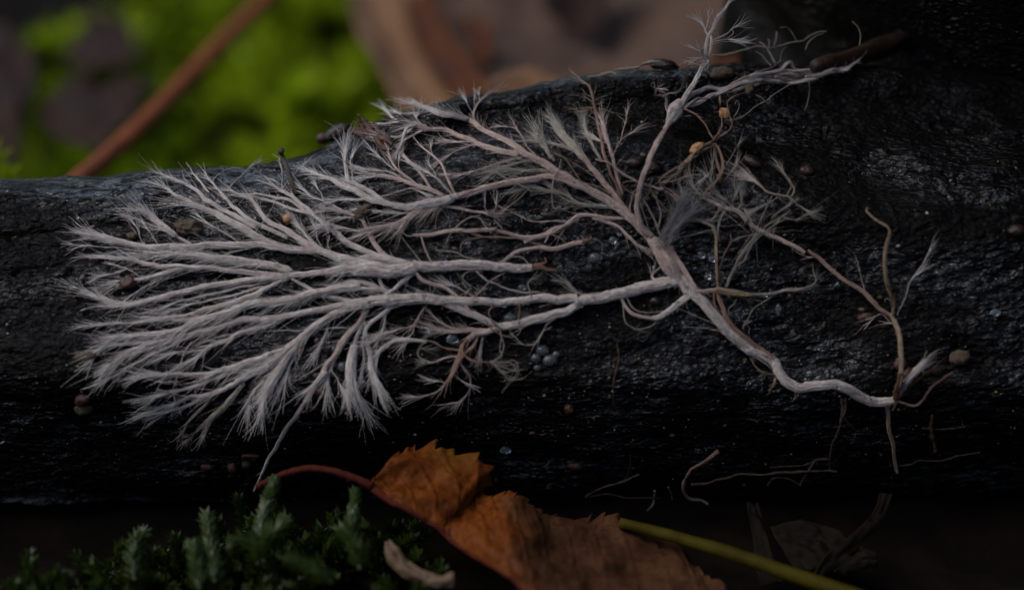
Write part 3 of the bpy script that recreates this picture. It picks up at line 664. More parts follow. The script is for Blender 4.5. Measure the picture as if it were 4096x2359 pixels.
S(k, 'C', 'w', 5, 3, 0.8, 0.5, "850,1022 1000,985 1120,950 1200,972 1300,1025", tone=(0.4, 0.6))
S(k, 'C', 'p', 22, 9, 1.6, 1.5, "1490,1020 1350,1075 1200,1130 1050,1220 900,1270 800,1300", tone=(0.2, 0.8), tuft=(1, 2.0, 12, 45, 60, 150, 0.05, 0.7))
S(k, 'C', 'w', 8, 3, 1.3, 1.0, "1160,1150 1000,1150 860,1140 740,1120", tone=(0.4, 0.9))
S(k, 'C', 'p', 9, 5, 0.8, 0.9, "1400,1090 1550,1112 1680,1140 1790,1160", tone=(0.3, 0.4))
S(k, 'C', 'p', 5, 2, 0.4, 0.2, "1790,1160 1830,1120 1835,1060", tone=(0.3, 0.4), lift=0.05)
S(k, 'C', 'p', 4, 2, 0.3, 0.2, "1780,1150 1750,1100 1750,1060", tone=(0.3, 0.4), lift=0.05)
S(k, 'C', 'p', 6, 6, 0.3, 0.2, "1830,1060 1850,1085 2000,1160 2150,1220 2300,1210 2430,1220", tone=(0.5, 0.4))
S(k, 'C', 'p', 6, 5, 0.2, 0, "1830,795 1900,850 2000,900 2140,970", tone=(0.5, 0.3), lift=0.06)
S(k, 'C', 't', 5, 4, 0.2, 0.2, "2110,950 2020,1040 1950,1090 1920,1110", tone=(0.5, 0.5), lift=0.03)
# tan brushes
S(k, 'E', 'p', 20, 16, 1.2, 0, "870,1150 740,1000 620,850 520,720 450,650", tone=(0.1, 0.4))
S(k, 'E', 'c', 20, 34, 2.6, 4.0, "520,725 440,640 340,530 280,460 240,400", tone=(0.4, 0.5), fl=2.0, tuft=(-1, 1.6, 5, 35, 60, 140, 0.1, 0.9))
S(k, 'E', 'c', 10, 7, 2.0, 1.5, "450,660 330,600 230,570 150,560", tone=(0.3, 0.7))
S(k, 'E', 'c', 9, 10, 1.8, 2.0, "220,700 170,620 120,560 90,480", tone=(0.3, 0.7))
S(k, 'E', 'c', 7, 6, 1.8, 1.5, "260,760 220,680 180,610 160,560", tone=(0.3, 0.7))
S(k, 'E', 'p', 13, 9, 0.8, 0, "810,1000 750,800 728,650", tone=(0.1, 0.2))
S(k, 'E', 'p', 9, 12, 1.6, 2.4, "725,690 700,600 670,500 650,400", tone=(0.2, 0.7), lift=0.05)
S(k, 'E', 'p', 5, 3, 0.8, 0.4, "735,660 790,550 830,400 860,270", tone=(0.2, 0.5), lift=[0, 0.15])
S(k, 'E', 'p', 5, 3, 0.8, 0.8, "740,640 780,560 830,510 900,475", tone=(0.2, 0.6), lift=[0, 0.1])
S(k, 'E', 'p', 5, 3, 1.2, 1.0, "730,640 690,580 640,560 610,540", tone=(0.3, 0.7), lift=0.05)
S(k, 'E', 'r', 9, 9, 0.2, 0, "800,1020 740,880 690,760 650,620 620,480 590,350 568,230", tone=(0.2, 0.2), lift=[0.02, 0.12, 0.12])
S(k, 'E', 'r', 9, 5, 0.6, 0.2, "570,250 565,180 545,110 520,80 470,50 430,10", tone=(0.4, 0.9), lift=0.1)
for tx in ("568,230 510,190 475,150", "568,220 620,190 690,170", "570,200 585,140 595,95", "570,270 500,275 360,290", "572,275 650,290 740,325", "570,265 610,240 660,235", "565,190 500,160 480,120", "560,280 480,300 400,285"):
    S(k, 'E', 't', 4.5, 2, 0.5, 0, tx, tone=(0.3, 0.7), lift=0.08)
S(k, 'E', 'c', 9, 12, 1.8, 2.0, "640,720 560,580 520,500 495,410", tone=(0.3, 0.6))
S(k, 'E', 't', 6, 5, 0.2, 0, "245,650 330,700 420,820 490,910 540,960", tone=(0.3, 0.2), lift=0.06)
S(k, 'E', 't', 6, 4, 0.2, 0, "500,900 600,930 700,980 760,1010", tone=(0.3, 0.2), lift=0.04)
S(k, 'E', 'p', 7, 9, 0.1, 0, "585,700 700,740 830,830 970,900 1080,940 1150,950", tone=(0.1, 0.8), lift=0.10)
S(k, 'E', 'p', 4, 3, 0.1, 0, "300,700 280,790 235,870 225,1000 240,1100 270,1115", tone=(0.5, 0.5), lift=0.08)
# cream combed threads below
S(k, 'E', 'c', 14, 7, 1.6, 1.2, "830,1120 640,1100 480,1082 350,1010 200,970 50,930 -30,950", tone=(0.4, 0.7), tuft=(-1, 0.6, 5, 20, 80, 200, 0.1, 0.8))
S(k, 'E', 'c', 7, 4, 1.0, 0.7, "480,1085 380,1060 280,1000 220,920", tone=(0.4, 0.7))
S(k, 'E', 'p', 12, 11, 0.9, 0, "850,1190 700,1190 600,1172 480,1160 400,1200 300,1290 230,1325", tone=(0.4, 0.4))
S(k, 'E', 'p', 12, 8, 0.6, 0.4, "560,1190 650,1212 780,1262 870,1340 930,1410 1000,1456", tone=(0.4, 0.5))
S(k, 'E', 'g', 5, 3, 1.5, 0.8, "930,1410 1000,1440 1060,1450", tone=(0.5, 0.5))
# western branch of the main cord to the lower fan
S(k, 'G', 'w', 36, 34, 0.6, 0, "800,800 760,772 650,790 500,820 400,852 250,882 0,922", name='main_cord', drops=10, tone=(0.1, 0.2), wmid=38)
S(k, 'G', 'w', 13, 6, 0.3, 0.3, "700,770 640,755 590,770 560,750 570,715 590,705", tone=(0.1, 0.3), lift=0.05)
S(k, 'D', 'w', 30, 30, 0.7, 0, "1840,527 1750,542 1600,535 1500,540 1300,560 1100,557 950,552 830,550", name='main_cord', drops=18, tone=(0.1, 0.2), wmid=24)
S(k, 'D', 'w', 30, 30, 0.9, 0, "870,555 800,545 700,540 560,550 400,552 280,572 150,600", name='main_cord', drops=14, wmid=36, tone=(0.2, 0.2), tuft=(-1, 0.9, 15, 60, 30, 90, 0, 1))
S(k, 'D', 'w', 24, 28, 0.5, 0, "1900,548 1830,590 1750,632 1650,652 1500,692 1350,732 1270,742", name='main_cord', drops=12, tone=(0.1, 0.1), wmid=30)
S(k, 'D', 'w', 22, 24, 0.7, 0, "1265,740 1150,685 1050,642 950,602 840,560", name='branch', drops=6, tone=(0.2, 0.3))
S(k, 'D', 'p', 11, 9, 0.3, 0, "650,325 700,390 800,440 860,452 930,510 1000,570 1060,640 1150,695", tone=(0.6, 0.4), lift=0.05)
S(k, 'D', 'w', 11, 12, 0.5, 0, "660,345 560,412 480,480 420,520", tone=(0.4, 0.4), lift=0.04)
S(k, 'D', 'w', 13, 11, 0.7, 0, "400,355 405,420 450,500", tone=(0.4, 0.4))
S(k, 'D', 'w', 15, 10, 1.2, 1.0, "560,520 450,480 350,440 200,420 100,440 0,470 -60,490", tone=(0.4, 0.7), tuft=(1, 0.7, 5, 20, 60, 160, 0, 0.9))
S(k, 'D', 'w', 14, 10, 1.2, 1.0, "520,540 420,475 280,468 100,485 0,500 -90,520", tone=(0.4, 0.7), lift=0.03)
S(k, 'D', 'w', 12, 8, 0.8, 0, "330,590 250,560 120,540 0,500", tone=(0.4, 0.6))
# lower fan
S(k, 'B', 'w', 26, 16, 1.5, 3.0, "2010,68 1941,80 1750,110 1600,150 1400,180 1250,205 1100,262 900,332 800,370 600,390 430,400", wmid=28, tuft=(1, 1.0, 5, 25, 80, 190, 0.2, 1.0), fl=1.3)
S(k, 'B', 'w', 14, 6, 0.9, 0.8, "1130,255 950,280 800,292 600,300 420,312 260,325")
S(k, 'B', 'w', 24, 10, 1.2, 1.5, "2080,160 1941,190 1750,222 1560,262 1400,290 1250,292 1050,350 880,390 740,412 600,460 480,520 390,580", wmid=20, tuft=(1, 0.8, 5, 25, 60, 180, 0.3, 1.0))
S(k, 'B', 'w', 13, 6, 1.0, 1.3, "1000,370 860,420 700,440 560,440 380,460 300,520")
S(k, 'B', 'w', 12, 5, 1.2, 1.2, "900,400 760,440 640,480 500,520 400,590")
S(k, 'B', 'w', 9, 4, 1.0, 0.8, "860,420 740,480 600,545 480,610 350,690")
S(k, 'B', 'w', 28, 16, 1.0, 0.8, "2080,175 1941,215 1850,255 1720,335 1620,410 1560,470 1400,525 1200,592 1000,652", wmid=24, drops=6, tuft=(1, 1.0, 10, 40, 60, 160, 0.4, 1.0))
S(k, 'B', 'w', 14, 8, 1.2, 2.0, "1150,610 1000,645 850,640 750,640 650,645")
S(k, 'B', 'w', 24, 20, 1.6, 0, "1610,410 1500,520 1380,605 1200,692", wmid=30, tuft=(-1, 1.5, 10, 50, 60, 170, 0.1, 0.8), fl=1.3)
S(k, 'B', 'w', 18, 6, 1.3, 1.5, "1220,690 1050,770 900,792 780,842 640,885")
S(k, 'B', 'w', 13, 6, 1.3, 1.5, "1150,640 1000,690 880,740 760,760 680,790")
S(k, 'B', 'w', 12, 6, 1.2, 1.4, "1100,745 980,800 880,850 720,890")
S(k, 'B', 'w', 22, 30, 1.4, 3.4, "1615,420 1560,500 1510,570 1470,640 1440,700", wmid=26, fl=1.4, tuft=(-1, 1.5, 5, 40, 80, 170, 0.3, 1.0))
S(k, 'B', 'w', 14, 14, 1.4, 2.4, "1560,500 1480,590 1420,680 1390,760 1385,820")
S(k, 'B', 'w', 9, 7, 1.3, 1.6, "1600,440 1580,520 1550,590 1510,690")
S(k, 'B', 'w', 9, 6, 1.0, 1.4, "1380,680 1330,740 1300,790 1290,840")
S(k, 'B', 'c', 12, 22, 0.5, 0.8, "1260,700 1180,782 1120,862 1040,942 1010,1000", lift=[0, 0.05, 0.1], tone=(0.4, 0.6), wmid=20)
S(k, 'B', 'c', 8, 5, 0.4, 0.6, "1030,940 980,975 930,1030 890,1060", tone=(0.4, 0.6))
S(k, 'B', 'c', 9, 4, 0.3, 0.3, "1060,780 1010,830 960,882 890,962 840,1040", lift=[0, 0.05, 0.1], tone=(0.4, 0.6), wmid=13)
S(k, 'B', 'w', 15, 6, 1.0, 1.2, "1520,285 1400,332 1250,372 1150,420 1020,480 940,540 850,590", wmid=16, tuft=(-1, 0.6, 10, 40, 40, 110, 0.3, 1.0))
S(k, 'B', 'w', 7, 3, 0.9, 0.8, "1040,475 950,490 850,500 740,525")
S(k, 'B', 'w', 5, 3, 0.3, 0.2, "1941,340 1700,350 1500,360 1300,375 1100,400 1000,440", tone=(0.5, 0.7))
S(k, 'B', 'w', 4, 3, 0.2, 0.2, "470,615 560,640 640,670 720,690 770,688", lift=0.04)
S(k, 'B', 'w', 4, 3, 0.2, 0, "920,430 870,500 840,580 815,680 800,770 850,910", lift=0.08)
S(k, 'B', 'w', 4, 3, 0.2, 0, "690,740 760,750 850,780 950,790", lift=0.04)
S(k, 'D', 'p', 13, 20, 0.8, 0, "300,580 270,680 180,792 100,900 30,1000 -10,1060", tone=(0.6, 0.4), wmid=22)
S(k, 'B', 'w', 26, 16, 0.9, 0, "1780,620 1760,660 1700,735 1650,825", tone=(0.3, 0.2), tuft=(-1, 1.0, 10, 45, 60, 130, 0, 0.8))
S(k, 'B', 'w', 17, 6, 0.2, 0, "1670,790 1620,870 1580,930 1500,1030 1440,1140 1400,1220 1350,1340 1315,1400", tone=(0.2, 0.6), lift=[0.02, 0.05, 0.3, 0.7], wmid=12, name='hanging_root')
S(k, 'D', 'w', 10, 14, 0.8, 0, "330,580 285,680 240,790 215,880", tone=(0.4, 0.5))
S(k, 'D', 'w', 26, 40, 1.2, 4.0, "215,870 195,960 185,1050 195,1130", tone=(0.4, 0.9), fl=1.6)
S(k, 'D', 'w', 12, 8, 1.0, 2.0, "190,1020 210,1120 230,1190 265,1270", tone=(0.5, 0.9))
S(k, 'D', 'w', 14, 12, 0.8, 0, "500,575 430,642 320,732 295,800 310,880", tone=(0.4, 0.5))
S(k, 'D', 'w', 14, 22, 1.2, 3.0, "308,860 330,950 340,1040 370,1120", tone=(0.4, 0.9), fl=1.4)
S(k, 'D', 'w', 8, 8, 0.8, 0, "440,640 425,740 385,830 345,920 330,1000", tone=(0.4, 0.6))
S(k, 'D', 'w', 8, 10, 0.8, 0.6, "285,690 290,760 270,860 280,960 270,1060 250,1150", tone=(0.4, 0.7))
S(k, 'D', 'w', 7, 9, 0.7, 1.2, "90,900 50,1010 20,1100 20,1180", tone=(0.4, 0.7))
S(k, 'D', 'w', 6, 5, 0.6, 1.0, "40,1040 90,1130 130,1200", tone=(0.4, 0.8))
S(k, 'D', 'w', 8, 12, 0.8, 1.0, "30,690 10,780 -20,850 -50,900", tone=(0.4, 0.6))
S(k, 'D', 'r', 8, 6, 0.2, 0, "990,915 870,900 800,860 710,838", tone=(0.2, 0.5))
S(k, 'D', 'w', 11, 12, 1.4, 1.6, "740,845 620,840 500,845 430,890 390,940 375,1000", tone=(0.4, 0.8), wmid=14)
S(k, 'D', 'w', 7, 5, 1.4, 1.2, "640,832 540,828 440,820 370,840", tone=(0.4, 0.8))
S(k, 'D', 'p', 7, 4, 1.2, 1.0, "745,580 690,642 650,722 540,762 440,790", tone=(0.3, 0.8))
S(k, 'D', 'p', 5, 3, 1.0, 0.6, "650,722 640,780 600,830", tone=(0.3, 0.8))
S(k, 'D', 'w', 5, 3, 1.0, 0.8, "1090,530 1040,500 980,460 920,440", tone=(0.4, 0.7))
# southern tuft
S(k, 'D', 'p', 22, 20, 0.6, 0, "1280,742 1180,772 1100,792 1040,830", tone=(0.4, 0.1), drops=2)
S(k, 'D', 'r', 17, 9, 0.9, 0, "1050,815 1010,870 985,930 950,1010 925,1080 870,1160", tone=(0.1, 0.7), wmid=13)
S(k, 'D', 'p', 8, 5, 0.6, 0.6, "890,1130 840,1190 780,1232 700,1245 630,1245", tone=(0.3, 0.8))
S(k, 'D', 'r', 9, 7, 0.6, 0, "1120,800 1080,880 1030,930 980,990 950,1060 900,1140", tone=(0.3, 0.7), lift=0.04)
S(k, 'D', 'p', 15, 9, 1.0, 1.2, "1200,770 1050,762 950,780 880,778 820,755", tone=(0.2, 0.5), tuft=(-1, 1.2, 15, 50, 40, 90, 0.2, 0.8))
S(k, 'D', 'p', 6, 3, 0.5, 0.4, "980,760 900,740 850,710 810,680", tone=(0.3, 0.7))
S(k, 'D', 'p', 7, 7, 0.6, 0.6, "1150,780 1145,830 1135,890 1130,920", tone=(0.3, 0.8))
S(k, 'D', 'p', 7, 7, 0.5, 0.3, "980,955 900,962 800,992 740,1000", tone=(0.3, 0.6))
S(k, 'D', 'c', 6, 4, 0.3, 0.3, "745,1000 690,965 675,925 690,900 740,905", tone=(0.5, 0.8), lift=0.1)
S(k, 'D', 'p', 8, 5, 0.7, 0.8, "975,990 1020,1050 1060,1110 1052,1200 1000,1270 930,1292", tone=(0.3, 0.9))
S(k, 'D', 'w', 4, 3, 0.4, 0.4, "930,1070 970,1110 1010,1140", tone=(0.5, 0.9))
S(k, 'D', 'w', 4, 3, 0.4, 0.4, "880,1150 840,1135 770,1125", tone=(0.5, 0.9))
S(k, 'D', 'r', 6, 7, 0.4, 0, "1015,850 1010,930 1080,985 1200,1000", tone=(0.3, 0.4), lift=0.08)
for q, tx in enumerate(("1200,1000 1300,1008 1370,990 1412,1040 1395,1110 1350,1115 1280,1050 1215,995", "1215,995 1310,1020 1380,1010 1400,1050 1380,1100 1340,1100 1260,1030",
                        "1200,990 1290,1000 1350,1005 1385,1050 1340,1070 1290,1060", "1210,1000 1300,1030 1350,1050 1400,1060", "1230,1010 1290,1080 1350,1125 1410,1090")):
    S(k, 'D', 'c', 4.5, 3, 0.2, 0.1, tx, tone=(0.4, 0.8), lift=0.06 + 0.03 * q)
S(k, 'D', 'c', 6, 5, 0.3, 0, "1270,740 1285,830 1305,890 1270,960 1215,995", tone=(0.4, 0.6), lift=0.10)
S(k, 'D', 'c', 4, 3, 0.2, 0, "1280,830 1275,900 1290,950 1240,985", tone=(0.4, 0.6), lift=0.10)
S(k, 'D', 'r', 6, 5, 0, 0, "1225,575 1190,640 1225,710 1268,742", tone=(0.3, 0.3), lift=0.12)
S(k, 'D', 'r', 5, 5, 0, 0, "1165,690 1210,750 1290,805 1370,812 1425,775 1412,690 1415,560", tone=(0.2, 0.3), lift=0.10)
S(k, 'D', 'c', 6, 5, 0.2, 0.2, "1680,680 1610,730 1570,800 1520,865 1450,868 1380,810", tone=(0.4, 0.5), lift=0.06)
S(k, 'D', 'c', 4, 3, 0.2, 0.2, "1650,740 1590,770 1560,820", tone=(0.5, 0.5), lift=0.06)
S(k, 'D', 'w', 7, 6, 0.3, 0, "1100,335 1180,402 1300,452 1420,490 1560,488", tone=(0.6, 0.4), lift=0.05)
S(k, 'D', 'p', 4, 4, 0.2, 0, "1310,345 1200,412 1130,482 1085,530", tone=(0.3, 0.4), lift=0.05)
S(k, 'D', 'c', 6, 3, 0.3, 0.2, "1150,340 1050,340 1000,380 1020,420 1060,450 1040,475", tone=(0.4, 0.6), lift=0.04)
S(k, 'D', 'c', 5, 3, 0.2, 0.2, "1500,520 1480,440 1490,410 1530,385", tone=(0.4, 0.6), lift=0.08)
S(k, 'D', 'c', 6, 3, 0.4, 0.3, "1890,515 1830,480 1780,430 1740,420", tone=(0.5, 0.6), lift=0.05)
S(k, 'D', 'c', 5, 3, 0.4, 0.3, "1900,512 1840,495 1790,450", tone=(0.5, 0.6), lift=0.05)
S(k, 'D', 'r', 5, 3, 0.2, 0, "1560,600 1640,575 1700,565", tone=(0.5, 0.6), lift=0.02)
# sling under the junction
S(k, 'G', 'w', 24, 16, 0.4, 0, "870,850 760,932 680,990 620,1032 560,1040", tone=(0.3, 0.4), drops=6, lift=0.05)
S(k, 'G', 'p', 11, 9, 0.3, 0, "580,1040 520,1040 430,1012 370,960 335,885", tone=(0.4, 0.4), lift=0.05)
S(k, 'G', 'c', 5, 4, 0.3, 0, "350,950 365,1060 410,1105 450,1122 540,1102 590,1070", tone=(0.6, 0.7), lift=0.04)
S(k, 'G', 'c', 6, 4, 0.4, 0, "380,890 410,950 470,990 560,1000 640,990", tone=(0.4, 0.5), lift=0.05)

# --- thin net between the thick cords -----------------------------------------------------------------------
k = 'net'
S(k, 'D', 'p', 9, 14, 0.4, 0, "640,70 700,75 900,45 1050,40 1250,30", name='main_cord', tone=(0.6, 0.3), wmid=14)
S(k, 'D', 'p', 13, 12, 0.4, 0, "1230,30 1350,72 1500,90 1600,70 1700,20 1780,-10 1850,-40", name='main_cord', tone=(0.3, 0.5))
S(k, 'D', 'p', 7, 7, 0.2, 0, "700,80 725,170 750,230 775,270", tone=(0.4, 0.4))
S(k, 'D', 'r', 8, 9, 0.3, 0, "1040,50 1150,90 1300,95 1420,107 1560,142 1640,160", tone=(0.5, 0.4))
S(k, 'D', 'p', 16, 10, 0.3, 0, "1900,115 1800,142 1680,172 1560,160 1400,190 1350,222 1290,272 1250,292", name='main_cord', tone=(0.2, 0.5), lift=0.03)
S(k, 'D', 'r', 14, 6, 0.1, 0, "1870,120 1900,110 1930,105 1935,80", name='torn_end', tone=(0.1, 0), lift=0.05)
S(k, 'D', 'r', 7, 4, 0.1, 0, "1890,115 1880,95 1870,85", name='torn_end', tone=(0.1, 0), lift=0.05)
S(k, 'D', 'p', 11, 7, 0.4, 0, "1450,130 1560,90 1640,60 1760,0", tone=(0.4, 0.4), lift=0.03)
S(k, 'D', 'c', 6, 7, 0.3, 0, "805,180 960,202 1050,242 1150,275 1240,285", tone=(0.6, 0.4))
S(k, 'D', 'r', 5, 5, 0.3, 0, "990,200 990,150 1040,105 1150,90", tone=(0.5, 0.4), lift=0.03)
S(k, 'D', 'c', 6, 4, 0.2, 0, "1490,292 1440,242 1370,235 1290,262 1200,280", tone=(0.4, 0.5), lift=0.05)
S(k, 'D', 't', 6, 3, 0.2, 0, "1000,45 920,60 890,110 880,150", tone=(0.4, 0.4), lift=0.03)
S(k, 'D', 'c', 5, 3, 0.1, 0, "700,265 650,210 600,140 560,90", tone=(0.5, 0.6), lift=0.03)
S(k, 'D', 'c', 5, 3, 0.1, 0, "680,70 600,80 545,30", tone=(0.5, 0.6), lift=0.02)
S(k, 'D', 'p', 5, 4, 0.3, 0, "1290,30 1270,0 1230,-40", tone=(0.5, 0.6), lift=0.02)
S(k, 'D', 'p', 6, 4, 0.2, 0, "1600,130 1640,60 1660,30", tone=(0.5, 0.6), lift=0.04)
S(k, 'D', 't', 4, 3, 0.1, 0, "1640,70 1700,90 1760,130", tone=(0.5, 0.6), lift=0.05)
S(k, 'D', 'c', 2.5, 2, 0, 0, "1920,105 1990,110 2020,160 2010,210", tone=(0.5, 0.6), lift=0.05)
S(k, 'C', 'p', 5, 4, 0.3, 0.2, "1500,1270 1560,1220 1640,1180 1700,1190 1740,1240", tone=(0.4, 0.5), lift=0.03)

# --- mauve stalk and the tangle over the ridge ----------------------------------------------------------------
k = 'stalk'
S(k, 'E', 'p', 18, 17, 0.1, 0, "1060,1350 980,1280 935,1150 942,1000 980,870 1030,720 1100,560 1170,440 1225,350", name='stem', tone=(0.4, 0.7), lift=[0.08, 0.15, 0.2, 0.35, 0.5], wmid=18)
S(k, 'E', 'w', 22, 26, 0.4, 0, "1185,425 1210,370 1240,310 1275,255 1300,215", name='stem', tone=(0.3, 0.4), lift=[0.42, 0.5], wmid=58)
S(k, 'F', 'w', 26, 13, 0.3, 0, "410,950 470,860 540,750 585,680 620,610 660,530 680,480", name='stem', tone=(0.3, 0.4), dep=[-0.45, -0.55, -0.6], wmid=18)
S(k, 'F', 'w', 13, 9, 0.3, 0, "680,490 672,420 680,340 705,280 730,250", tone=(0.3, 0.7), dep=[-0.6, -0.6])
S(k, 'F', 'w', 10, 9, 0.3, 0, "690,480 712,410 715,340 708,290 735,240", tone=(0.3, 0.7), dep=[-0.6, -0.6])
S(k, 'F', 'w', 13, 4, 0.9, 0.7, "715,290 745,210 770,150 810,100 850,40 880,-10", tone=(0.6, 1.0), dep=[-0.6, -0.5], wmid=12)
S(k, 'F', 'w', 7, 3, 0.4, 0.3, "690,300 670,270 660,230 630,195", tone=(0.6, 0.9), dep=[-0.6, -0.6])
S(k, 'F', 'w', 4, 2, 0.2, 0.2, "668,250 680,215 690,185", tone=(0.6, 0.9), dep=[-0.6, -0.6])
S(k, 'F', 'w', 5, 3, 0.2, 0.3, "715,345 790,310 850,280 890,240 950,215", tone=(0.5, 0.9), dep=[-0.6, -0.5])
S(k, 'F', 'w', 5, 3, 0.5, 0.5, "730,350 800,335 870,330 930,340", tone=(0.5, 0.9), dep=[-0.6, -0.55])
S(k, 'F', 'w', 4, 3, 0.5, 0.5, "725,375 800,350 860,345 940,355", tone=(0.5, 0.9), dep=[-0.6, -0.65])
S(k, 'F', 'w', 4, 2, 0, 0, "890,245 900,280 850,320", tone=(0.5, 0.9), dep=[-0.52, -0.6])
for tx in ("690,510 640,480 600,490", "680,520 630,520 585,515", "670,540 640,545 610,540", "680,490 640,440 580,405", "665,500 640,470 620,420", "690,500 690,520 680,530", "680,470 640,430 650,400"):
    S(k, 'F', 'w', 7, 3, 0.3, 0.2, tx, tone=(0.4, 0.5), dep=[-0.55, -0.45])
S(k, 'F', 'w', 17, 12, 0.3, 0, "470,870 560,785 640,755 700,730 820,742 900,702 1000,642", tone=(0.3, 0.5), dep=[-0.5, -0.8, -1.0])
S(k, 'F', 'w', 16, 11, 0.3, 0, "460,900 520,880 600,862 720,800 850,742 980,692 1150,662", tone=(0.3, 0.5), dep=[-0.45, -0.7, -0.95])
S(k, 'F', 'p', 8, 6, 0.3, 0, "500,900 560,850 620,815 700,815 740,790", tone=(0.4, 0.5), dep=[-0.45, -0.65])
S(k, 'F', 'p', 6, 5, 0.2, 0, "640,820 720,815 820,775 900,760 1000,735 1120,700", tone=(0.3, 0.5), dep=[-0.6, -0.9])
for q, tx in enumerate(("880,710 1000,642 1150,632 1300,602 1450,582 1640,585 1760,580", "960,690 1100,640 1250,640 1400,600 1560,600 1640,590", "1000,690 1150,662 1300,682 1430,692 1560,652 1700,602 1850,570 1960,500",
                        "1010,650 1130,625 1260,650 1330,690 1450,680 1560,630 1660,600", "1040,632 1180,598 1290,580 1340,530 1380,525 1405,575 1500,590 1620,585", "1080,660 1200,610 1320,615 1450,620 1560,625 1640,595",
                        "1140,670 1240,672 1350,650 1440,640 1500,610", "900,760 1010,720 1150,690 1280,690", "1500,640 1600,625 1700,590 1830,565 1980,470", "1250,640 1350,665 1460,665 1540,640")):
    S(k, 'F', 'w' if q % 3 else 'p', 12, 5, 0.4, 0.1, tx, tone=(0.4, 0.8), dep=[-0.85 - 0.06 * (q % 4), -1.1, -1.2 - 0.05 * q], wmid=11)
S(k, 'F', 'p', 5, 3, 0.2, 0, "1080,605 1200,570 1260,530 1300,500", tone=(0.2, 0.4), dep=[-1.0, -1.3])
S(k, 'F', 'p', 12, 8, 0.3, 0, "390,960 350,900 345,830 320,790", tone=(0.2, 0.4), dep=[-0.4, -0.3])
S(k, 'F', 'p', 9, 3, 0.6, 0.3, "330,815 300,800 265,800 255,770 270,740 300,745", tone=(0.3, 0.5), dep=[-0.3, 0.1])
S(k, 'F', 'c', 4, 3, 0, 0, "320,790 290,765 250,740 215,715 225,690 245,685 245,720 270,750", tone=(0.3, 0.5), dep=[-0.25, 0.0])
S(k, 'F', 'g', 8, 4, 1.0, 0.3, "320,810 370,780 430,775 470,740 490,690 510,620 530,570", tone=(0.3, 0.5), dep=[-0.25, 0.5, 0.9])
S(k, 'F', 'r', 7, 7, 0.1, 0, "495,905 560,940 620,990 670,1040 690,1090 735,1155", tone=(0.3, 0.2), dep=[-0.45, -0.1, 0.05])
S(k, 'F', 'p', 4, 3, 0.1, 0, "400,985 450,975 550,962", tone=(0.3, 0.5), dep=[-0.4, -0.4])

# --- rusty tangle ------------------------------------------------------------------------------------------
k = 'tangle'
for q, tx in enumerate(("730,1175 800,1130 870,1090 892,1030 870,970 862,920 850,850", "750,1170 830,1110 885,1060 885,1000", "760,1150 800,1080 808,1010 800,960", "735,1170 770,1110 790,1060", "850,850 900,810 960,790 1010,765", "790,800 795,870 790,960")):
    S(k, 'F', 'r' if q < 4 else 't', 7, 4.5, 0.2, 0, tx, tone=(0.3, 0.5), dep=[0.05, 0.15, -0.1 - 0.1 * q])
for q, tx in enumerate(("1555,560 1480,610 1400,655 1330,720 1280,765 1200,810 1130,860 1125,900", "1540,560 1430,630 1370,690 1300,770 1240,830 1150,860", "1520,590 1430,660 1380,700 1360,800 1340,820", "1590,570 1500,630 1420,680 1340,740 1260,830 1200,870", "1560,550 1450,610 1370,690")):
    S(k, 'E', 'r' if q % 2 == 0 else 't', 8, 5, 0.4, 0.1, tx, tone=(0.2, 0.4), dep=[0.05, 0.35, 0.3], wmid=8)
for q, tx in enumerate(("1580,570 1625,640 1645,720 1635,800 1590,880 1520,950 1480,1020", "1570,570 1590,680 1610,770 1620,830 1560,910 1500,970", "1600,590 1640,680 1650,780 1620,840")):
    S(k, 'E', 'r', 8, 6, 0.4, 0, tx, tone=(0.2, 0.4), lift=0.12 + 0.05 * q)
S(k, 'E', 'c', 6, 4, 0.6, 0.3, "1575,620 1570,720 1545,800 1500,850 1470,890", tone=(0.5, 0.7), lift=0.12)
S(k, 'E', 'c', 6, 5, 0.5, 0.3, "1300,870 1275,900 1300,930 1300,980", tone=(0.5, 0.7), lift=0.08)
S(k, 'E', 'p', 4, 3, 0.3, 0, "1120,900 1240,880 1380,830 1540,835", tone=(0.3, 0.5), lift=0.1)
S(k, 'E', 'r', 4, 3, 0.6, 0.5, "1130,860 1120,900 1160,960 1220,1000", tone=(0.3, 0.5), lift=0.1)
S(k, 'E', 'r', 4, 3, 0.8, 0.5, "1200,880 1150,920 1210,960 1250,1000", tone=(0.3, 0.5), lift=0.1)
S(k, 'E', 'r', 5, 4, 0, 0, "1010,1025 960,1020 880,985 815,920 840,885 910,880 985,890 1035,930 1030,990 990,1020", tone=(0.2, 0.3), lift=0.15)
S(k, 'E', 'p', 6, 4, 0.2, 0, "880,1150 870,1080 890,1000 920,960 950,965", tone=(0.3, 0.6), lift=0.06)
S(k, 'E', 'p', 7, 6, 0.4, 0, "980,1030 1050,1150 1095,1250 1125,1330", tone=(0.3, 0.4), lift=0.10)
S(k, 'E', 'p', 6, 6, 0.3, 0, "1100,1290 1130,1150 1095,1040 1045,950", tone=(0.4, 0.5), lift=0.10)
S(k, 'E', 't', 7, 4, 0.2, 0, "1045,960 1080,1020 1150,1090 1225,1155", tone=(0.2, 0.4), lift=0.12)
S(k, 'E', 'c', 3.5, 3, 0.2, 0, "960,1060 1000,1180 1030,1300", tone=(0.4, 0.5), lift=0.06)
S(k, 'F', 'c', 4, 3, 0.1, 0, "830,1000 900,1000 1000,965 1080,900 1150,852 1210,805 1290,760 1380,700", tone=(0.5, 0.9), dep=[-0.3, -0.4, -0.7])
S(k, 'F', 'c', 3.5, 3, 0.1, 0, "870,1010 960,985 1060,915 1150,845 1205,825 1210,795", tone=(0.5, 0.9), dep=[-0.3, -0.4, -0.7])
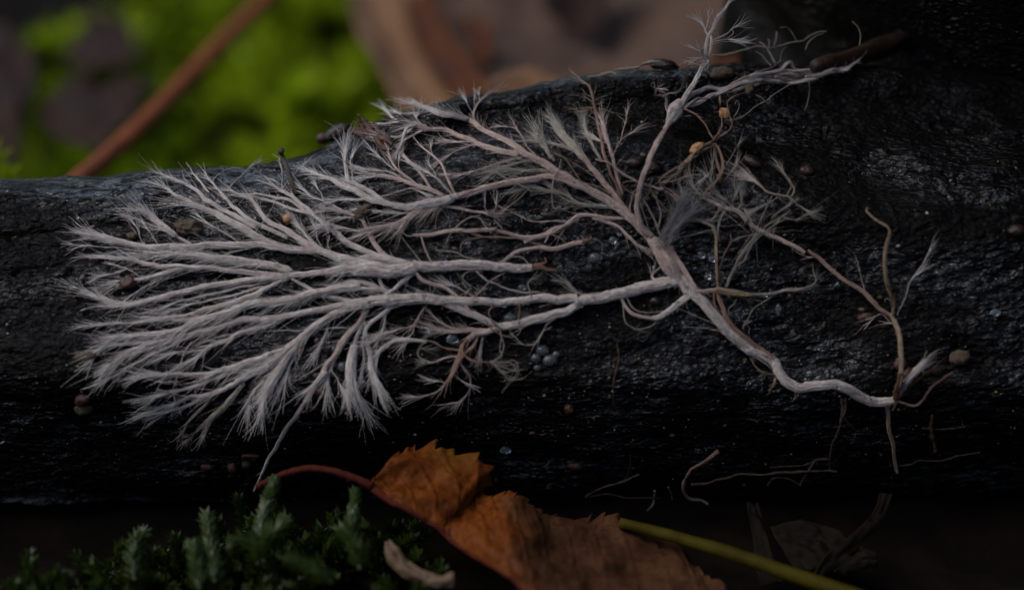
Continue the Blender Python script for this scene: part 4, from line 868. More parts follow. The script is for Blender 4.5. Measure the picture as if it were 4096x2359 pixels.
S(k, 'F', 'c', 3.5, 3, 0.1, 0, "900,980 940,920 950,860 930,835 915,870", tone=(0.5, 0.7), dep=[-0.25, -0.2])
S(k, 'F', 't', 4, 3.5, 0.1, 0, "1085,790 1140,815 1185,860 1205,845 1200,815", tone=(0.3, 0.5), dep=[-0.5, -0.5])

# --- grey web over the trunk --------------------------------------------------------------------------------
k = 'web'
for q, tx in enumerate(("1090,1440 1150,1350 1220,1240 1280,1130 1310,1030", "1120,1450 1190,1320 1250,1220 1300,1180 1350,1150", "1150,1440 1200,1360 1250,1280 1300,1240", "1080,1400 1140,1330 1230,1190 1270,1100", "1180,1450 1210,1370 1230,1300 1290,1240")):
    S(k, 'E', 'g', 4, 2.5, 4.5, 0.6, tx, tone=(0.3, 0.6), lift=0.20 + 0.02 * q)
S(k, 'E', 'g', 5, 3, 1.5, 0.5, "1300,1040 1330,1000 1380,1010 1390,1060", tone=(0.4, 0.6), lift=0.08)
S(k, 'E', 'c', 9, 9, 0.5, 0.1, "1270,1215 1340,1180 1400,1150 1510,1100", tone=(0.3, 0.6), lift=0.1)
S(k, 'E', 'c', 9, 10, 0.8, 0, "1190,1350 1250,1262 1350,1212 1450,1220 1550,1252 1580,1290", tone=(0.5, 0.6), lift=0.12)
S(k, 'E', 'c', 6, 5, 0.2, 0, "1240,1370 1350,1340 1450,1320 1580,1285", tone=(0.5, 0.5), lift=0.12)
S(k, 'E', 'c', 9, 4, 0.5, 0.5, "1350,1210 1450,1220 1520,1210 1570,1180 1610,1120", tone=(0.5, 0.5), lift=0.10)
for tx in ("1755,1010 1745,900 1752,830 1765,730", "1560,1000 1545,880 1560,800 1550,700", "1650,790 1720,680 1760,620 1790,555", "1640,930 1680,860 1720,800", "1580,960 1560,900 1500,830",
           "2055,1005 2000,1130 1960,1220 1900,1350 1830,1456", "2210,1120 2120,1200 2020,1290 1920,1380 1850,1440", "1900,1400 1960,1300 2060,1220 2160,1190 2250,1200 2330,1170 2390,1150",
           "2100,1020 2000,1080 1900,1120", "2050,1190 2120,1130 2200,1080", "1730,1380 1800,1340 1920,1320 2000,1300", "1470,1040 1430,970 1390,900 1390,860", "1470,1020 1420,950 1400,930"):
    S(k, 'E', 'c', 3.8, 2.4, 0.8, 0.3, tx, tone=(0.5, 0.7), lift=0.05)
S(k, 'E', 'p', 6, 6, 1.3, 1.6, "2010,975 1970,940 1930,900 1890,880", tone=(0.4, 0.6), lift=0.05)
S(k, 'E', 'p', 6, 6, 0.5, 0, "1990,960 2060,990 2130,1002 2210,1010", tone=(0.3, 0.4), lift=0.05)
S(k, 'E', 'c', 8, 5, 0.6, 0.4, "2220,1015 2240,950 2200,880 2160,820 2120,765", tone=(0.3, 0.4), lift=[0.05, 0.15])
S(k, 'E', 't', 6, 4, 0.3, 0.3, "2180,1005 2210,940 2180,860 2150,800", tone=(0.4, 0.4), lift=[0.05, 0.15])
S(k, 'E', 'c', 6, 6, 0.4, 0.4, "2200,1015 2250,1060 2310,1105 2380,1140", tone=(0.4, 0.5), lift=0.06)

# --- slender cord to the elbow -------------------------------------------------------------------------------
k = 'slim'
S(k, 'E', 'p', 10, 16, 0.8, 0, "1480,1020 1560,1060 1660,1110 1740,1120 1790,1150 1850,1220", name='branch', tone=(0.5, 0.4), lift=0.05)
S(k, 'E', 'p', 15, 13, 0.3, 0, "1840,1210 1950,1290 2100,1360 2250,1430 2330,1480", name='main_cord', tone=(0.4, 0.3), lift=0.05)
S(k, 'H', 'r', 12, 15, 0.1, 0, "920,0 1000,60 1080,132 1180,202 1270,272 1350,342 1420,392", name='main_cord', tone=(0.5, 0.4), lift=0.08)
S(k, 'H', 't', 14, 15, 0.1, 0, "1400,370 1430,420 1450,480 1458,560 1462,640 1462,720", name='main_cord', tone=(0.7, 0.6), lift=[0.1, 0.25, 0.3])
S(k, 'H', 'b', 17, 26, 0.1, 0, "1462,690 1455,760 1442,800 1435,870", name='main_cord', tone=(0.9, 0.4), lift=0.25)
S(k, 'H', 't', 8, 6, 0.1, 0, "1468,560 1472,640 1470,720 1455,800", tone=(0.8, 0.6), lift=0.33)
S(k, 'H', 't', 12, 11, 0, 0, "1415,385 1418,300 1395,225 1372,160 1365,90 1372,0 1385,-60 1400,-110", tone=(0.3, 0.1), lift=[0.12, 0.25, 0.2])
S(k, 'H', 'b', 8, 6, 0, 0, "1410,330 1400,250 1378,180 1372,110", tone=(0.9, 0.5), lift=0.24)
S(k, 'S', 't', 9, 6, 0, 0, "3560,930 3545,905 3510,885 3480,860 3465,845 3470,830", tone=(0.2, 0.1), lift=[0.2, 0.1])
S(k, 'H', 'w', 5, 4, 0.1, 0.3, "1438,380 1460,330 1485,270 1510,190 1550,130 1590,70 1635,-10", tone=(0.6, 0.9), lift=[0.1, 0.15])
S(k, 'H', 'w', 3, 2, 0.1, 0.4, "1505,200 1530,170 1570,130", tone=(0.6, 0.9), lift=0.15)
S(k, 'H', 'p', 4, 2, 0.1, 0.1, "1260,265 1240,200 1225,140 1222,95", tone=(0.4, 0.5), lift=0.08)
S(k, 'H', 'c', 3, 2, 0.1, 0, "1410,370 1410,320 1385,285 1365,290 1370,305", tone=(0.4, 0.5), lift=0.15)
S(k, 'H', 'p', 4, 3, 0.1, 0.2, "1400,420 1370,390 1340,375 1290,410", tone=(0.4, 0.5), lift=0.06)
S(k, 'H', 'p', 4, 3, 0.1, 0.1, "1420,400 1440,410 1435,430 1400,425", tone=(0.4, 0.5), lift=0.1)
S(k, 'G', 'p', 5, 3, 0.2, 0, "1740,600 1680,590 1600,550 1590,530", tone=(0.5, 0.4), lift=0.04)
S(k, 'E', 'c', 9, 6, 0.2, 0, "1665,1125 1635,1190 1612,1260 1600,1350", tone=(0.6, 0.5), lift=[0.06, 0.12])
for tx in ("1740,1120 1730,1060 1750,1000", "1760,1130 1790,1080 1800,1040", "1720,1110 1690,1060 1640,1020", "1690,1100 1640,1060 1560,1020", "1780,1140 1810,1110 1830,1130"):
    S(k, 'E', 'c', 5, 2.5, 0.9, 0.6, tx, tone=(0.4, 0.7), lift=0.05)

# --- sling threads -----------------------------------------------------------------------------------------
k = 'sling'
S(k, 'G', 'p', 11, 14, 0.3, 0, "860,860 950,842 1030,835 1080,845", tone=(0.3, 0.2), lift=0.10)
S(k, 'G', 't', 26, 12, 0.3, 0, "1020,838 1080,845 1150,852 1230,865 1300,872", name='knot', tone=(0.3, 0.5), lift=0.10, wmid=20)
S(k, 'G', 'c', 10, 7, 0.3, 0.2, "1280,872 1440,862 1540,832 1620,830 1690,820", tone=(0.6, 0.8), lift=0.08)
S(k, 'G', 'c', 5, 3, 0.2, 0.2, "1500,845 1600,838 1680,820 1740,795 1755,760 1740,735 1710,730", tone=(0.6, 0.8), lift=0.10)
S(k, 'G', 't', 6, 3, 0.3, 0, "1150,880 1250,900 1360,918", tone=(0.4, 0.5), lift=0.05)
S(k, 'G', 't', 9, 7, 0.1, 0, "1045,830 1035,740 1030,650 1022,540 1025,450 1010,390", tone=(0.4, 0.3), lift=[0.12, 0.2, 0.1])
S(k, 'E', 't', 14, 6, 0.2, 0, "1565,1260 1585,1320 1592,1400 1590,1456", tone=(0.5, 0.4), lift=0.12)
S(k, 'G', 'r', 6, 4, 0.1, 0, "1045,830 1050,690 1090,565 1140,482 1130,430", tone=(0.1, 0.3), lift=0.12)
S(k, 'G', 'c', 6, 4, 0.3, 0, "1095,815 1140,700 1190,600 1260,500 1350,410", tone=(0.5, 0.5), lift=0.1)
S(k, 'G', 'c', 5, 3, 0.3, 0, "1105,815 1160,690 1230,610 1290,500 1400,400 1530,320", tone=(0.5, 0.5), lift=0.1)
S(k, 'G', 'c', 4, 3, 0.3, 0, "1145,482 1220,445 1290,435 1370,430", tone=(0.5, 0.5), lift=0.06)
S(k, 'G', 'r', 7, 6, 0.2, 0, "1010,850 1015,930 1040,1010 1060,1050", tone=(0.2, 0.2), lift=0.1)
S(k, 'G', 'c', 5, 4, 0.2, 0, "1220,1120 1260,1040 1330,950 1440,880", tone=(0.4, 0.5), lift=0.06)
S(k, 'G', 'c', 3, 2, 0.2, 0, "1250,1090 1270,1110 1260,1150", tone=(0.4, 0.5), lift=0.05)
S(k, 'G', 'c', 5, 4, 0.1, 0, "1175,895 1160,940 1125,975 1120,1020", tone=(0.4, 0.5), lift=0.06)
S(k, 'G', 'c', 5, 4, 0.1, 0, "1300,1330 1330,1310 1400,1300", tone=(0.2, 0.3), lift=0.12)
S(k, 'G', 't', 5, 4, 0.1, 0, "1290,1350 1320,1400 1400,1440 1456,1450", tone=(0.2, 0.3), lift=0.06)
S(k, 'G', 't', 5, 4, 0.1, 0, "1310,1390 1350,1430 1400,1456", tone=(0.2, 0.3), lift=0.06)
print('fibres', FCOUNT[0])

# ------------------------------------------------------------------ droplets beaded on the cords
Vi, Fi = ico(2)
drop_mesh = make_mesh('water_droplet', Vi, Fi, M['water'])
rd = np.random.default_rng(77)
for key, P, N, W, nd in STRANDS:
    for q in range(nd):
        i = rd.integers(1, len(P) - 1); t = unit(P[i + 1] - P[i - 1]); b = unit(np.cross(N[i], t))
        a = rd.uniform(-1.3, 1.3); r = rd.choice([5.0, 7.0, 9.0, 12.0], p=[0.4, 0.3, 0.2, 0.1]) * PXC
        pos = P[i] + (N[i] * math.cos(a) * 0.42 + b * math.sin(a) * 0.5) * W[i] + N[i] * r * 0.45
        o = link('water_droplet', drop_mesh, None, pos); o.scale = (r, r, r)
        tag(o, 'tiny clear water droplet beaded on a thick white cord', 'droplet', 'water droplets on the cords')

# ------------------------------------------------------------------ crumbs, seeds and jelly beads on the wood
def lump(name, px, py, rx, ry, mt, label, cat, group=None, rz=0.0, rough=0.25, sink=0.25, seed=0, sub=3, flat=0.8, dep=None, lift=0.0, facet=False, freq=1.6):
    h = hit(px, py)
    if dep is not None or h is None: p = at(px, py, -0.6 if dep is None else dep); n = NV
    else: p, n = h[0], h[1]
    V0, F0 = ico(sub)
    nz = fbm(V0[:, 0] * freq + V0[:, 2] * 1.3 + 7.7 * seed, V0[:, 1] * freq - V0[:, 2] * 0.9 + 3.1 * seed, seed, 4)
    V = V0 * (1 + rough * nz)[:, None]
    if facet: V = np.round(V * 1.6) / 1.6 * 0.45 + V * 0.55
    rx *= PXC; ry *= PXC
    V = V * np.array([rx, ry, min(rx, ry) * flat])
    c, s = math.cos(math.radians(rz)), math.sin(math.radians(rz)); V = V @ np.array([[c, s, 0], [-s, c, 0], [0, 0, 1]])
    Fm = frame(unit(0.6 * n + 0.4 * NV)); V = V @ Fm
    p = p + unit(n) * (min(rx, ry) * flat * (1 - sink * 2) + lift)
    o = link(name, make_mesh(name, V, F0, M[mt], None, True), None, p)
    return tag(o, label, cat, group)
CR = 'dark brown crumbs stuck to the wood'; CL = 'small glossy dark brown crumb stuck to the wet black branch'
def crumb_label(q):
    if q in (0, 1, 2): return 'dark brown crumb on bare wood past the curled white strand tip'
    if q in (3, 4, 24): return 'glossy dark crumb beside the cream combed threads'
    if q in (5, 6, 23): return 'glossy dark crumb between the tan brushes and the mauve stalk'
    if q == 7: return 'long glossy dark crumb on the wet sheen past the rusty tangle'
    if q == 8: return 'round dark crumb on the sheen past the long glossy one'
    if q in (19, 20, 21): return 'tiny dark crumb among the lower strands of the white fan'
    if q in (9, 10, 11, 12, 26): return 'dark brown crumb among the cobwebby threads'
    if q in (13, 14, 15, 16): return 'dark brown crumb beside the pale thread bridging from the grey web'
    if q == 17: return 'brown crumb under the looped strand below the cord junction'
    if q in (22, 25): return 'small dark crumb on bare wood beyond the thickest cord'
    return CL
for q, (x, y, a, b_, r) in enumerate([(332, 1118, 16, 26, 20), (300, 1160, 30, 22, 0), (335, 1245, 13, 11, 0), (2195, 862, 34, 15, 5), (2265, 838, 20, 14, -30), (2535, 655, 34, 22, 0), (2575, 625, 18, 14, 20),
        (3010, 655, 44, 24, 35), (3225, 690, 34, 26, 0), (2975, 782, 26, 24, 0), (2860, 855, 24, 18, 0), (2905, 800, 18, 16, 0), (3010, 880, 24, 20, 30), (2752, 965, 24, 20, 0),
        (2760, 990, 18, 15, 0), (2890, 958, 28, 18, 0), (2895, 905, 26, 15, 10), (2620, 1205, 22, 18, 0), (2130, 783, 15, 11, 0), (740, 1240, 14, 12, 0), (560, 1262, 13, 10, 0), (520, 1258, 10, 12, 0),
        (3295, 1302, 10, 18, 15), (2590, 800, 22, 16, 0), (2200, 1180, 12, 10, 0), (3450, 1240, 18, 14, 0), (2950, 870, 14, 12, 0), (1270, 1365, 16, 20, 0)]):
    lump('soil_crumb', x, y, a, b_, 'crumb_dark', crumb_label(q), 'crumb', CR, -r, seed=q)
lump('seed_pod', 2740, 838, 26, 25, 'crumb_dark', 'round black seed caught under the grey web of threads', 'seed', seed=3, rough=0.1, lift=0.05)
lump('dark_pellet', 2610, 672, 36, 24, 'crumb_dark', 'rounded brown pellet close beside the mauve stalk', 'pellet', seed=8)
lump('pebble', 516, 1136, 38, 28, 'crumb_red', 'angular red brown pebble lying among the white fan threads', 'pebble', None, 15, 0.4, seed=4, facet=True, flat=0.9)
lump('pebble', 345, 1428, 44, 24, 'crumb_tan', 'rounded grey tan pebble at the tip of a white thread', 'pebble', None, 5, 0.4, seed=5, flat=0.9)
lump('pebble', 330, 1595, 30, 24, 'crumb_red', 'rusty pebble resting against a yellowish one on the wet wood', 'pebble', None, 20, 0.45, seed=6)
lump('pebble', 338, 1632, 38, 22, 'crumb_tan', 'yellowish lumpy pebble just below a rusty one', 'pebble', None, 0, 0.5, seed=7)
lump('seed', 1156, 886, 20, 21, 'crumb_orange', 'small round orange seed on the white feathery threads', 'seed', None, 0, 0.12, seed=9, lift=0.06, facet=True, flat=0.95)
CT = 'clumps of tan soil'
lump('soil_clump', 755, 922, 58, 32, 'crumb_tan', 'crumbly tan soil clump behind the feathery white brushes', 'soil clump', None, -10, 0.7, seed=10, freq=3.2, sub=4)
lump('soil_clump', 1455, 852, 34, 20, 'crumb_tan', 'small tan soil clump with threads wrapped over it', 'soil clump', None, 25, 0.6, seed=11, freq=3, sub=4, lift=0.04)
lump('soil_clump', 660, 810, 36, 14, 'crumb_tan', 'flat olive soil smear on the wood above the white brushes', 'soil clump', None, 20, 0.6, seed=12, freq=3, flat=0.5)
lump('soil_clump', 530, 945, 22, 13, 'crumb_tan', 'little tan soil clump beside the flat white brush tip', 'soil clump', None, 0, 0.6, seed=13, freq=3)
RC = 'reddish wet beads low on the branch'; RL = 'reddish brown wet bump on the shaded lower side of the branch'
for q, (x, y, a, b_) in enumerate([(2276, 1630, 22, 24), (1285, 1560, 24, 20), (1248, 1625, 26, 14), (830, 1862, 28, 20), (930, 1862, 22, 24), (985, 1852, 22, 18), (1905, 1842, 26, 18), (2300, 1858, 30, 20), (2130, 1728, 16, 10),
        (3600, 1455, 30, 26), (3462, 1270, 34, 22), (745, 1740, 22, 14), (3520, 1190, 12, 9), (2900, 1700, 9, 10), (1000, 1820, 40, 12), (2690, 1738, 14, 9)]):
    lump('wet_bump', x, y, a, b_, 'crumb_red', RL, 'bump', RC, 0, 0.35, seed=40 + q)
lump('pebble', 3835, 1428, 38, 32, 'crumb_tan', 'roundish ochre pebble on the dark wood beyond the elbow', 'pebble', None, 10, 0.45, seed=60, freq=2.4)
lump('pebble', 3635, 1495, 34, 30, 'crumb_red', 'wet red pebble behind the cord at the elbow', 'pebble', None, 0, 0.3, seed=61)
lump('pebble', 4065, 925, 34, 26, 'crumb_dark', 'dark wet pebble at the shaded thick end of the branch', 'pebble', None, 0, 0.3, seed=62)
def jelly_label(q, x, y, a):
    if q < 5: return 'clear bluish jelly bead in the cluster below the forked white cord'
    if q == 5: return 'largest clear jelly bead, just past the brown net stub'
    if q in (6, 7): return 'small bluish jelly bead above the largest one by the net stub'
    if q in (8, 9, 18): return 'clear jelly bead half hidden behind the combed white tufts'
    if q in (10, 11): return 'bluish jelly bead between the tufts and the reddish drooping threads'
    if q in (12, 19): return 'flat clear jelly bead beside the forked white cord'
    if q in (13, 14, 15): return 'bluish jelly bead beside the fuzzy bulge on the thickest cord'
    if q in (16, 20): return 'clear jelly bead under the cream slung threads'
    if q == 17: return 'jelly bead low on the shaded wood above the orange leaf'
    if q == 21: return 'single clear jelly bead on the bare wood beyond the tan twisted thread'
    if q in (22, 23, 24): return 'pinhead clear bead on the dark ridge face'
    if q in (25, 26, 27): return 'pinhead clear bead on the bare wood past the white brush tips'
    return JL
JL = 'clear bluish jelly bead stuck to the wet black branch'
for q, (x, y, a, b_) in enumerate([(2170, 1402, 26, 22), (2143, 1432, 20, 18), (2200, 1442, 28, 24), (2225, 1418, 16, 14), (2150, 1470, 16, 12), (2382, 1035, 26, 22), (2450, 962, 16, 16), (2478, 940, 11, 10), (1372, 1468, 22, 22), (1460, 1535, 18, 16),
        (1725, 1330, 24, 22), (1810, 1355, 24, 20), (2040, 1272, 26, 18), (2805, 1020, 18, 16), (2850, 1035, 16, 14), (2832, 1108, 14, 11), (3112, 1240, 12, 26), (2022, 1795, 22, 18), (1340, 1395, 14, 12), (2090, 1150, 20, 12), (3060, 1180, 14, 9), (3980, 1250, 22, 14),
        (1855, 417, 7, 7), (2340, 402, 7, 7), (2415, 400, 6, 6), (270, 806, 7, 6), (310, 871, 5, 8), (32, 770, 9, 10), (1195, 750, 5, 5), (1700, 1090, 8, 7)]):
    lump('jelly_bead', x, y, a, b_, 'jelly', jelly_label(q, x, y, a), 'jelly bead', 'jelly beads on the branch', 0, 0.12, seed=80 + q)

# ------------------------------------------------------------------ twig, husk, frayed scrap and pale crust on the ridge
def tube_thing(name, P, R, mt, label, cat, group=None, S_=10, knob=0.15, seed=0, kids=()):
    P = np.asarray(P, float); K = len(P); j = np.linspace(0, 1, K)
    L = np.linalg.norm(np.diff(P, axis=0), axis=1).sum()
    R = np.asarray(R, float)
    V, F = tubes(P[None], R[None], S_, cap=True)
    jj = np.repeat(np.concatenate([[0], j, [1]]), S_); ang = np.tile(np.arange(S_), K + 2)
    ctr = np.repeat(np.concatenate([P[:1], P, P[-1:]]), S_, 0)
    V = ctr + (V - ctr) * (1 + knob * 2 * fbm(jj * L / (R.mean() * 3), ang * 1.1, seed, 3))[:, None]
    return one(name, V, F, M[mt], label, cat, group, attrs={'tone': jj}, uv=np.stack([jj * L * 4, ang / S_], -1))
def px_path(view, txt, n, lift=None, dep=None, off=0.0):
    P2 = catmull(pts_of(view, txt), n)
    lf = np.interp(np.linspace(0, 1, n), np.linspace(0, 1, len(lift)), lift) if lift is not None else np.zeros(n)
    return lay(P2, lf + off, dep)[0]
P = px_path('C', "190,985 150,920 120,840 90,740 55,660 50,625", 26, [0.0, 0.15, 0.3, 0.5], off=0.03)
R = np.interp(np.linspace(0, 1, 26), [0, 0.15, 0.85, 0.92, 1], [0.05, 0.04, 0.028, 0.055, 0.05])
tube_thing('twig', P, R, 'twig', 'short dark twig with a knobbed top sticking up past the branch edge', 'twig', seed=3, knob=0.3)
lump('seed_husk', 1352, 528, 62, 30, 'crumb_dark', 'blurred dark husk lying on the back edge of the branch', 'husk', None, 28, 0.35, seed=70, dep=-1.9)
lump('seed_husk', 1290, 556, 26, 24, 'crumb_red', 'small blurred brown blob at the low end of the husk', 'husk', None, 0, 0.2, seed=71, dep=-2.0)
fr = thing('frayed_wood_scrap', 'tuft of frayed rusty wood splinters standing on the branch edge', 'wood scrap', at(1470, 530, -1.2))
org = at(1470, 530, -1.2); rf = np.random.default_rng(5)
for q, tx in enumerate(("1500,560 1480,520 1460,490 1430,460", "1470,540 1450,510 1440,485", "1520,550 1500,500 1490,495", "1480,530 1430,520 1390,520", "1490,540 1540,540 1565,565", "1500,545 1545,560 1570,580", "1470,530 1490,510 1510,515",
                        "1450,540 1420,530 1400,515", "1480,550 1450,545 1420,540", "1520,545 1535,525 1550,515", "1490,550 1470,500 1465,480", "1510,560 1530,590 1545,600", "1460,525 1445,500 1432,487")):
    P2 = catmull(pts_of('S', tx), 12); Pq = lay(P2, np.linspace(0.02, rf.uniform(0.1, 0.35), 12))[0]
    w = np.linspace(0.065, 0.015, 12) * rf.uniform(0.7, 1.3)
    V, F = tubes(Pq[None], w[None], 6, cap=True); V = V + rf.normal(0, 0.008, V.shape)
    part('splinter', V, F, M['frayed'], fr, org)
for q, (tx, lab) in enumerate((("2345,308 2400,305 2440,292 2470,300", 'thin pale crust flake on the ridge beside the leaf'), ("2455,280 2520,275 2560,268", 'straight pale crust line along the ridge top'), ("2560,262 2600,250 2640,246", 'short pale crust flake on the dark ridge lump'))):
    P = px_path('S', tx, 14, off=0.02); R = np.interp(np.linspace(0, 1, 14), [0, 0.5, 1], [0.012, 0.032, 0.012])
    tube_thing('crust_flake', P, R, 'c', lab, 'crust', seed=20 + q, knob=0.4)
lump('bark_lump', 2655, 262, 60, 22, 'crumb_dark', 'ragged black bark lump on the ridge behind the stringy tangle', 'bark', None, -8, 0.5, seed=72, dep=-1.5, freq=3)
lump('seed_husk', 2885, 292, 48, 26, 'crumb_tan', 'speckled tan husk lying on the ridge behind the stalk', 'husk', None, 5, 0.4, seed=73, dep=-1.1, freq=2.5)
lump('withered_knot', 2999, 360, 22, 24, 'crumb_tan', 'ochre knot of withered matter caught in the stringy strands', 'knot', None, 0, 0.5, seed=74, dep=-0.75, freq=3)
lump('withered_scrap', 2898, 455, 22, 26, 'crumb_orange', 'translucent orange scrap hanging in the rusty tangle', 'scrap', None, 25, 0.5, seed=75, dep=-0.15, freq=2)
lump('withered_scrap', 2790, 592, 30, 18, 'crumb_orange', 'curled orange skin wrapped by rusty threads', 'scrap', None, 35, 0.6, seed=76, dep=0.3, freq=2)
lump('withered_scrap', 2877, 725, 16, 20, 'crumb_red', 'tiny crumbly orange brown clot at the end of the tangle', 'scrap', None, 0, 0.8, seed=77, freq=4, lift=0.1)
lump('withered_scrap', 3010, 1437, 14, 16, 'crumb_tan', 'small ochre scrap beside the thickest cord', 'scrap', None, 0, 0.5, seed=78, freq=3, lift=0.05)

# strand lying on the trunk foot, upper right, brown stick and far threads
for q, (tx, mt, w0, w1, lab) in enumerate((
        ("720,462 820,460 930,432 1060,395 1110,385 1200,400 1300,380 1380,355 1480,342 1520,310 1600,270 1680,262", 'c', 8, 4, 'pale frayed thread lying along the ridge at the foot of the trunk'),
        ("1250,530 1215,460 1185,410 1160,380 1120,350", 'c', 9, 4, 'short cream thread standing on the ridge above the stringy strands'),
        ("1215,548 1170,500 1140,460 1080,425", 'c', 5, 3, 'thin cream thread leaning away off the ridge'),
        ("1240,385 1258,320 1262,265", 'r', 8, 5, 'stubby brown thread upright on the pale frayed thread'),
        ("1290,232 1340,230 1380,260 1410,310 1430,345", 'r', 5, 4, 'hooped brown thread arching over the pale frayed thread'),
        ("1195,390 1200,350 1190,325", 'c', 4, 3, 'tiny cream spur on the pale frayed thread'),
        ("1500,415 1530,350 1590,300 1650,280", 'c', 6, 3, 'cream tuft at the far tip of the frayed thread'),
        ("1290,510 1300,450 1320,410 1345,390", 'g', 4, 3, 'grey thread rising from the ridge near the trunk'))):
    P = px_path('F', tx, 30, dep=[-1.25, -1.3, -1.35]); R = np.linspace(w0, w1, 30) * PXC * 0.5
    tube_thing('loose_thread', P, R, mt, lab, 'thread', seed=30 + q, knob=0.35, S_=7)
P = np.array([at(3255 + 560 * t, 268 - 225 * t + 30 * math.sin(t * 3), -1.0 - 2.2 * t) for t in np.linspace(0, 1, 30)])
tube_thing('dead_stick', P, np.interp(np.linspace(0, 1, 30), [0, 0.1, 1], [0.10, 0.14, 0.22]), 'stick', 'dim rusty brown stick lying against the trunk', 'stick', seed=40, knob=0.25)
for q, (tx, w) in enumerate((("1530,680 1535,760 1520,850 1495,920", 4), ("1890,180 1940,230 1960,300 1950,380", 4))):
    P = px_path('F', tx, 20, dep=[-1.2, -1.0]); tube_thing('loose_thread', P, np.full(20, w * PXC * 0.5), 'c', ('hair thin dim thread hanging under the stringy strands', 'hair thin dim thread curling in front of the trunk')[q], 'thread', seed=44 + q, S_=5)

# dangling rootlets on the shaded underside, lower right
ROOTS = [("H", "1112,860 1120,930 1118,985 1100,1050 1062,1140 1050,1210 1045,1290", 'd', 12, 9, 'reddish rootlet dangling below the elbow into the shade', [0.1, 0.5, 0.6]),
         ("H", "1135,860 1138,920 1122,970", 'd', 8, 7, 'short reddish rootlet forking beside the dangling one', [0.1, 0.4]),
         ("H", "1130,980 1165,1020 1200,1060 1185,1110 1170,1130", 'd', 6, 4, 'thin curled rootlet hooking off the dangling one', [0.4, 0.5]),
         ("H", "230,1365 350,1350 450,1320 550,1300 700,1300 850,1300 1000,1290 1085,1290", 'd', 11, 8, 'long pinkish rootlet stretched along the foot of the branch', [0.8, 0.9, 0.8]),
         ("H", "1040,1215 970,1220 950,1240 900,1320 870,1370", 'd', 11, 8, 'slanting pinkish rootlet crossing down to the long one', [0.6, 0.9]),
         ("H", "950,1235 900,1255 830,1260 700,1265", 'd', 6, 4, 'thin rootlet trailing just above the long one', [0.7, 0.7]),
         ("H", "690,1370 720,1330 800,1330 880,1370", 'd', 9, 7, 'arched brown rootlet under the long pinkish one', [0.9, 0.9]),
         ("H", "400,1180 320,1230 240,1280 205,1340 200,1400 235,1440 300,1450 345,1475", 'r', 16, 9, 'rusty curled rootlet hooking at the leaf litter', [0.4, 0.8]),
         ("H", "1445,1255 1520,1245 1570,1225 1700,1225 1800,1200 1920,1180", 'd', 7, 5, 'kinked tan rootlet leading away from the hanging root tip', [0.5, 0.3]),
         ("S", "2345,1985 2420,1945 2500,1925 2560,1900", 'd', 9, 6, 'pale rootlet end lying by the tail of the leaf', [0.9, 0.9]),
         ("S", "2340,1985 2420,1975 2520,1990 2640,1985", 'd', 7, 5, 'flat pale rootlet end below its neighbour by the leaf', [0.9, 0.9]),
         ("S", "2470,1370 2480,1440 2460,1520 2455,1600 2470,1650 2455,1660", 'b', 7, 6, 'red brown hair hanging down the shaded wood', [0.05, 0.1]),
         ("S", "2520,1815 2520,1860 2500,1910 2470,1930", 'd', 5, 3, 'short dim tan hair above the rootlets', [0.3, 0.5]),
         ("S", "2620,1960 2615,2010 2590,2040", 'g', 8, 4, 'small white curved thread hanging over the dark gap', [0.9, 0.9]),
         ("S", "2675,1945 2685,1975 2688,2000", 'g', 6, 3, 'small white spur hanging beside the rusty curled rootlet', [0.9, 0.9]),
         ("S", "3685,1715 3760,1716 3860,1705", 'd', 9, 6, 'dim tan stub lying level on the dark lower wood', [0.1, 0.1]),
         ("S", "3730,1660 3725,1720 3740,1800", 'b', 10, 14, 'dim brown stub standing across the level tan one', [0.05, 0.2])]
for q, (vw, tx, mt, w0, w1, lab, lf) in enumerate(ROOTS):
    P = px_path(vw, tx, 60, lf, off=0.03); jt = np.linspace(0, 1, 60)
    Lr = np.linalg.norm(np.diff(P, axis=0), axis=1).sum(); P = P + np.stack([fbm(jt * Lr * 1.8, jt * 0 + q * 3.1 + k_, 7, 3) for k_ in (0, 40, 80)], -1) * min(0.09, 0.03 * Lr)
    R = np.linspace(w0, w1, 60) * PXC * 0.5 * (1 + 0.7 * vnoise(jt * 14, jt * 0 + q * 5.5, 2))
    tube_thing('rootlet', P, R, mt, lab, 'root', seed=50 + q, knob=0.35, S_=8)

# fine grit and spores speckling the wet wood: far too many to count
rg = np.random.default_rng(91); VV, FF, TT = [], [], []; base = 0
V1, F1 = ico(1)
for q in range(1500):
    x, y = rg.uniform(-60, 4160), rg.uniform(450, 1950)
    if rg.random() > np.interp(y, [450, 900, 1300, 1700, 1950], [0.25, 0.35, 1, 0.8, 0.5]): continue
    h = hit(x, y)
    if h is None: continue
    r = PXC * rg.choice([2.0, 3.0, 4.5, 7.0], p=[0.45, 0.33, 0.17, 0.05])
    VV.append(h[0] + h[1] * r * 0.6 + (V1 * (1 + rg.normal(0, 0.18, (len(V1), 1))) * r * np.array([1.2, 0.9, 0.9])) + 0.012 * h[1]); FF.append(F1 + base); base += len(V1)
    TT.append(np.full(len(V1), rg.random()))
m, n, l, b = mat('fine_grit'); at_ = n.new('ShaderNodeAttribute'); at_.attribute_name = 'tone'
cr = ramp(n, [(0.0, (0.02, 0.01, 0.006)), (0.35, (0.10, 0.055, 0.02)), (0.6, (0.20, 0.16, 0.06)), (0.8, (0.05, 0.05, 0.055)), (1.0, (0.45, 0.45, 0.45))]); l.new(at_.outputs['Fac'], cr.inputs[0]); l.new(cr.outputs[0], b.inputs['Base Color']); setp(b, rough=0.2)
one('wood_grit', np.concatenate(VV), np.concatenate(FF), m, 'fine ochre and white grit speckling the wet black branch', 'grit', kind='stuff', attrs={'tone': np.concatenate(TT)})

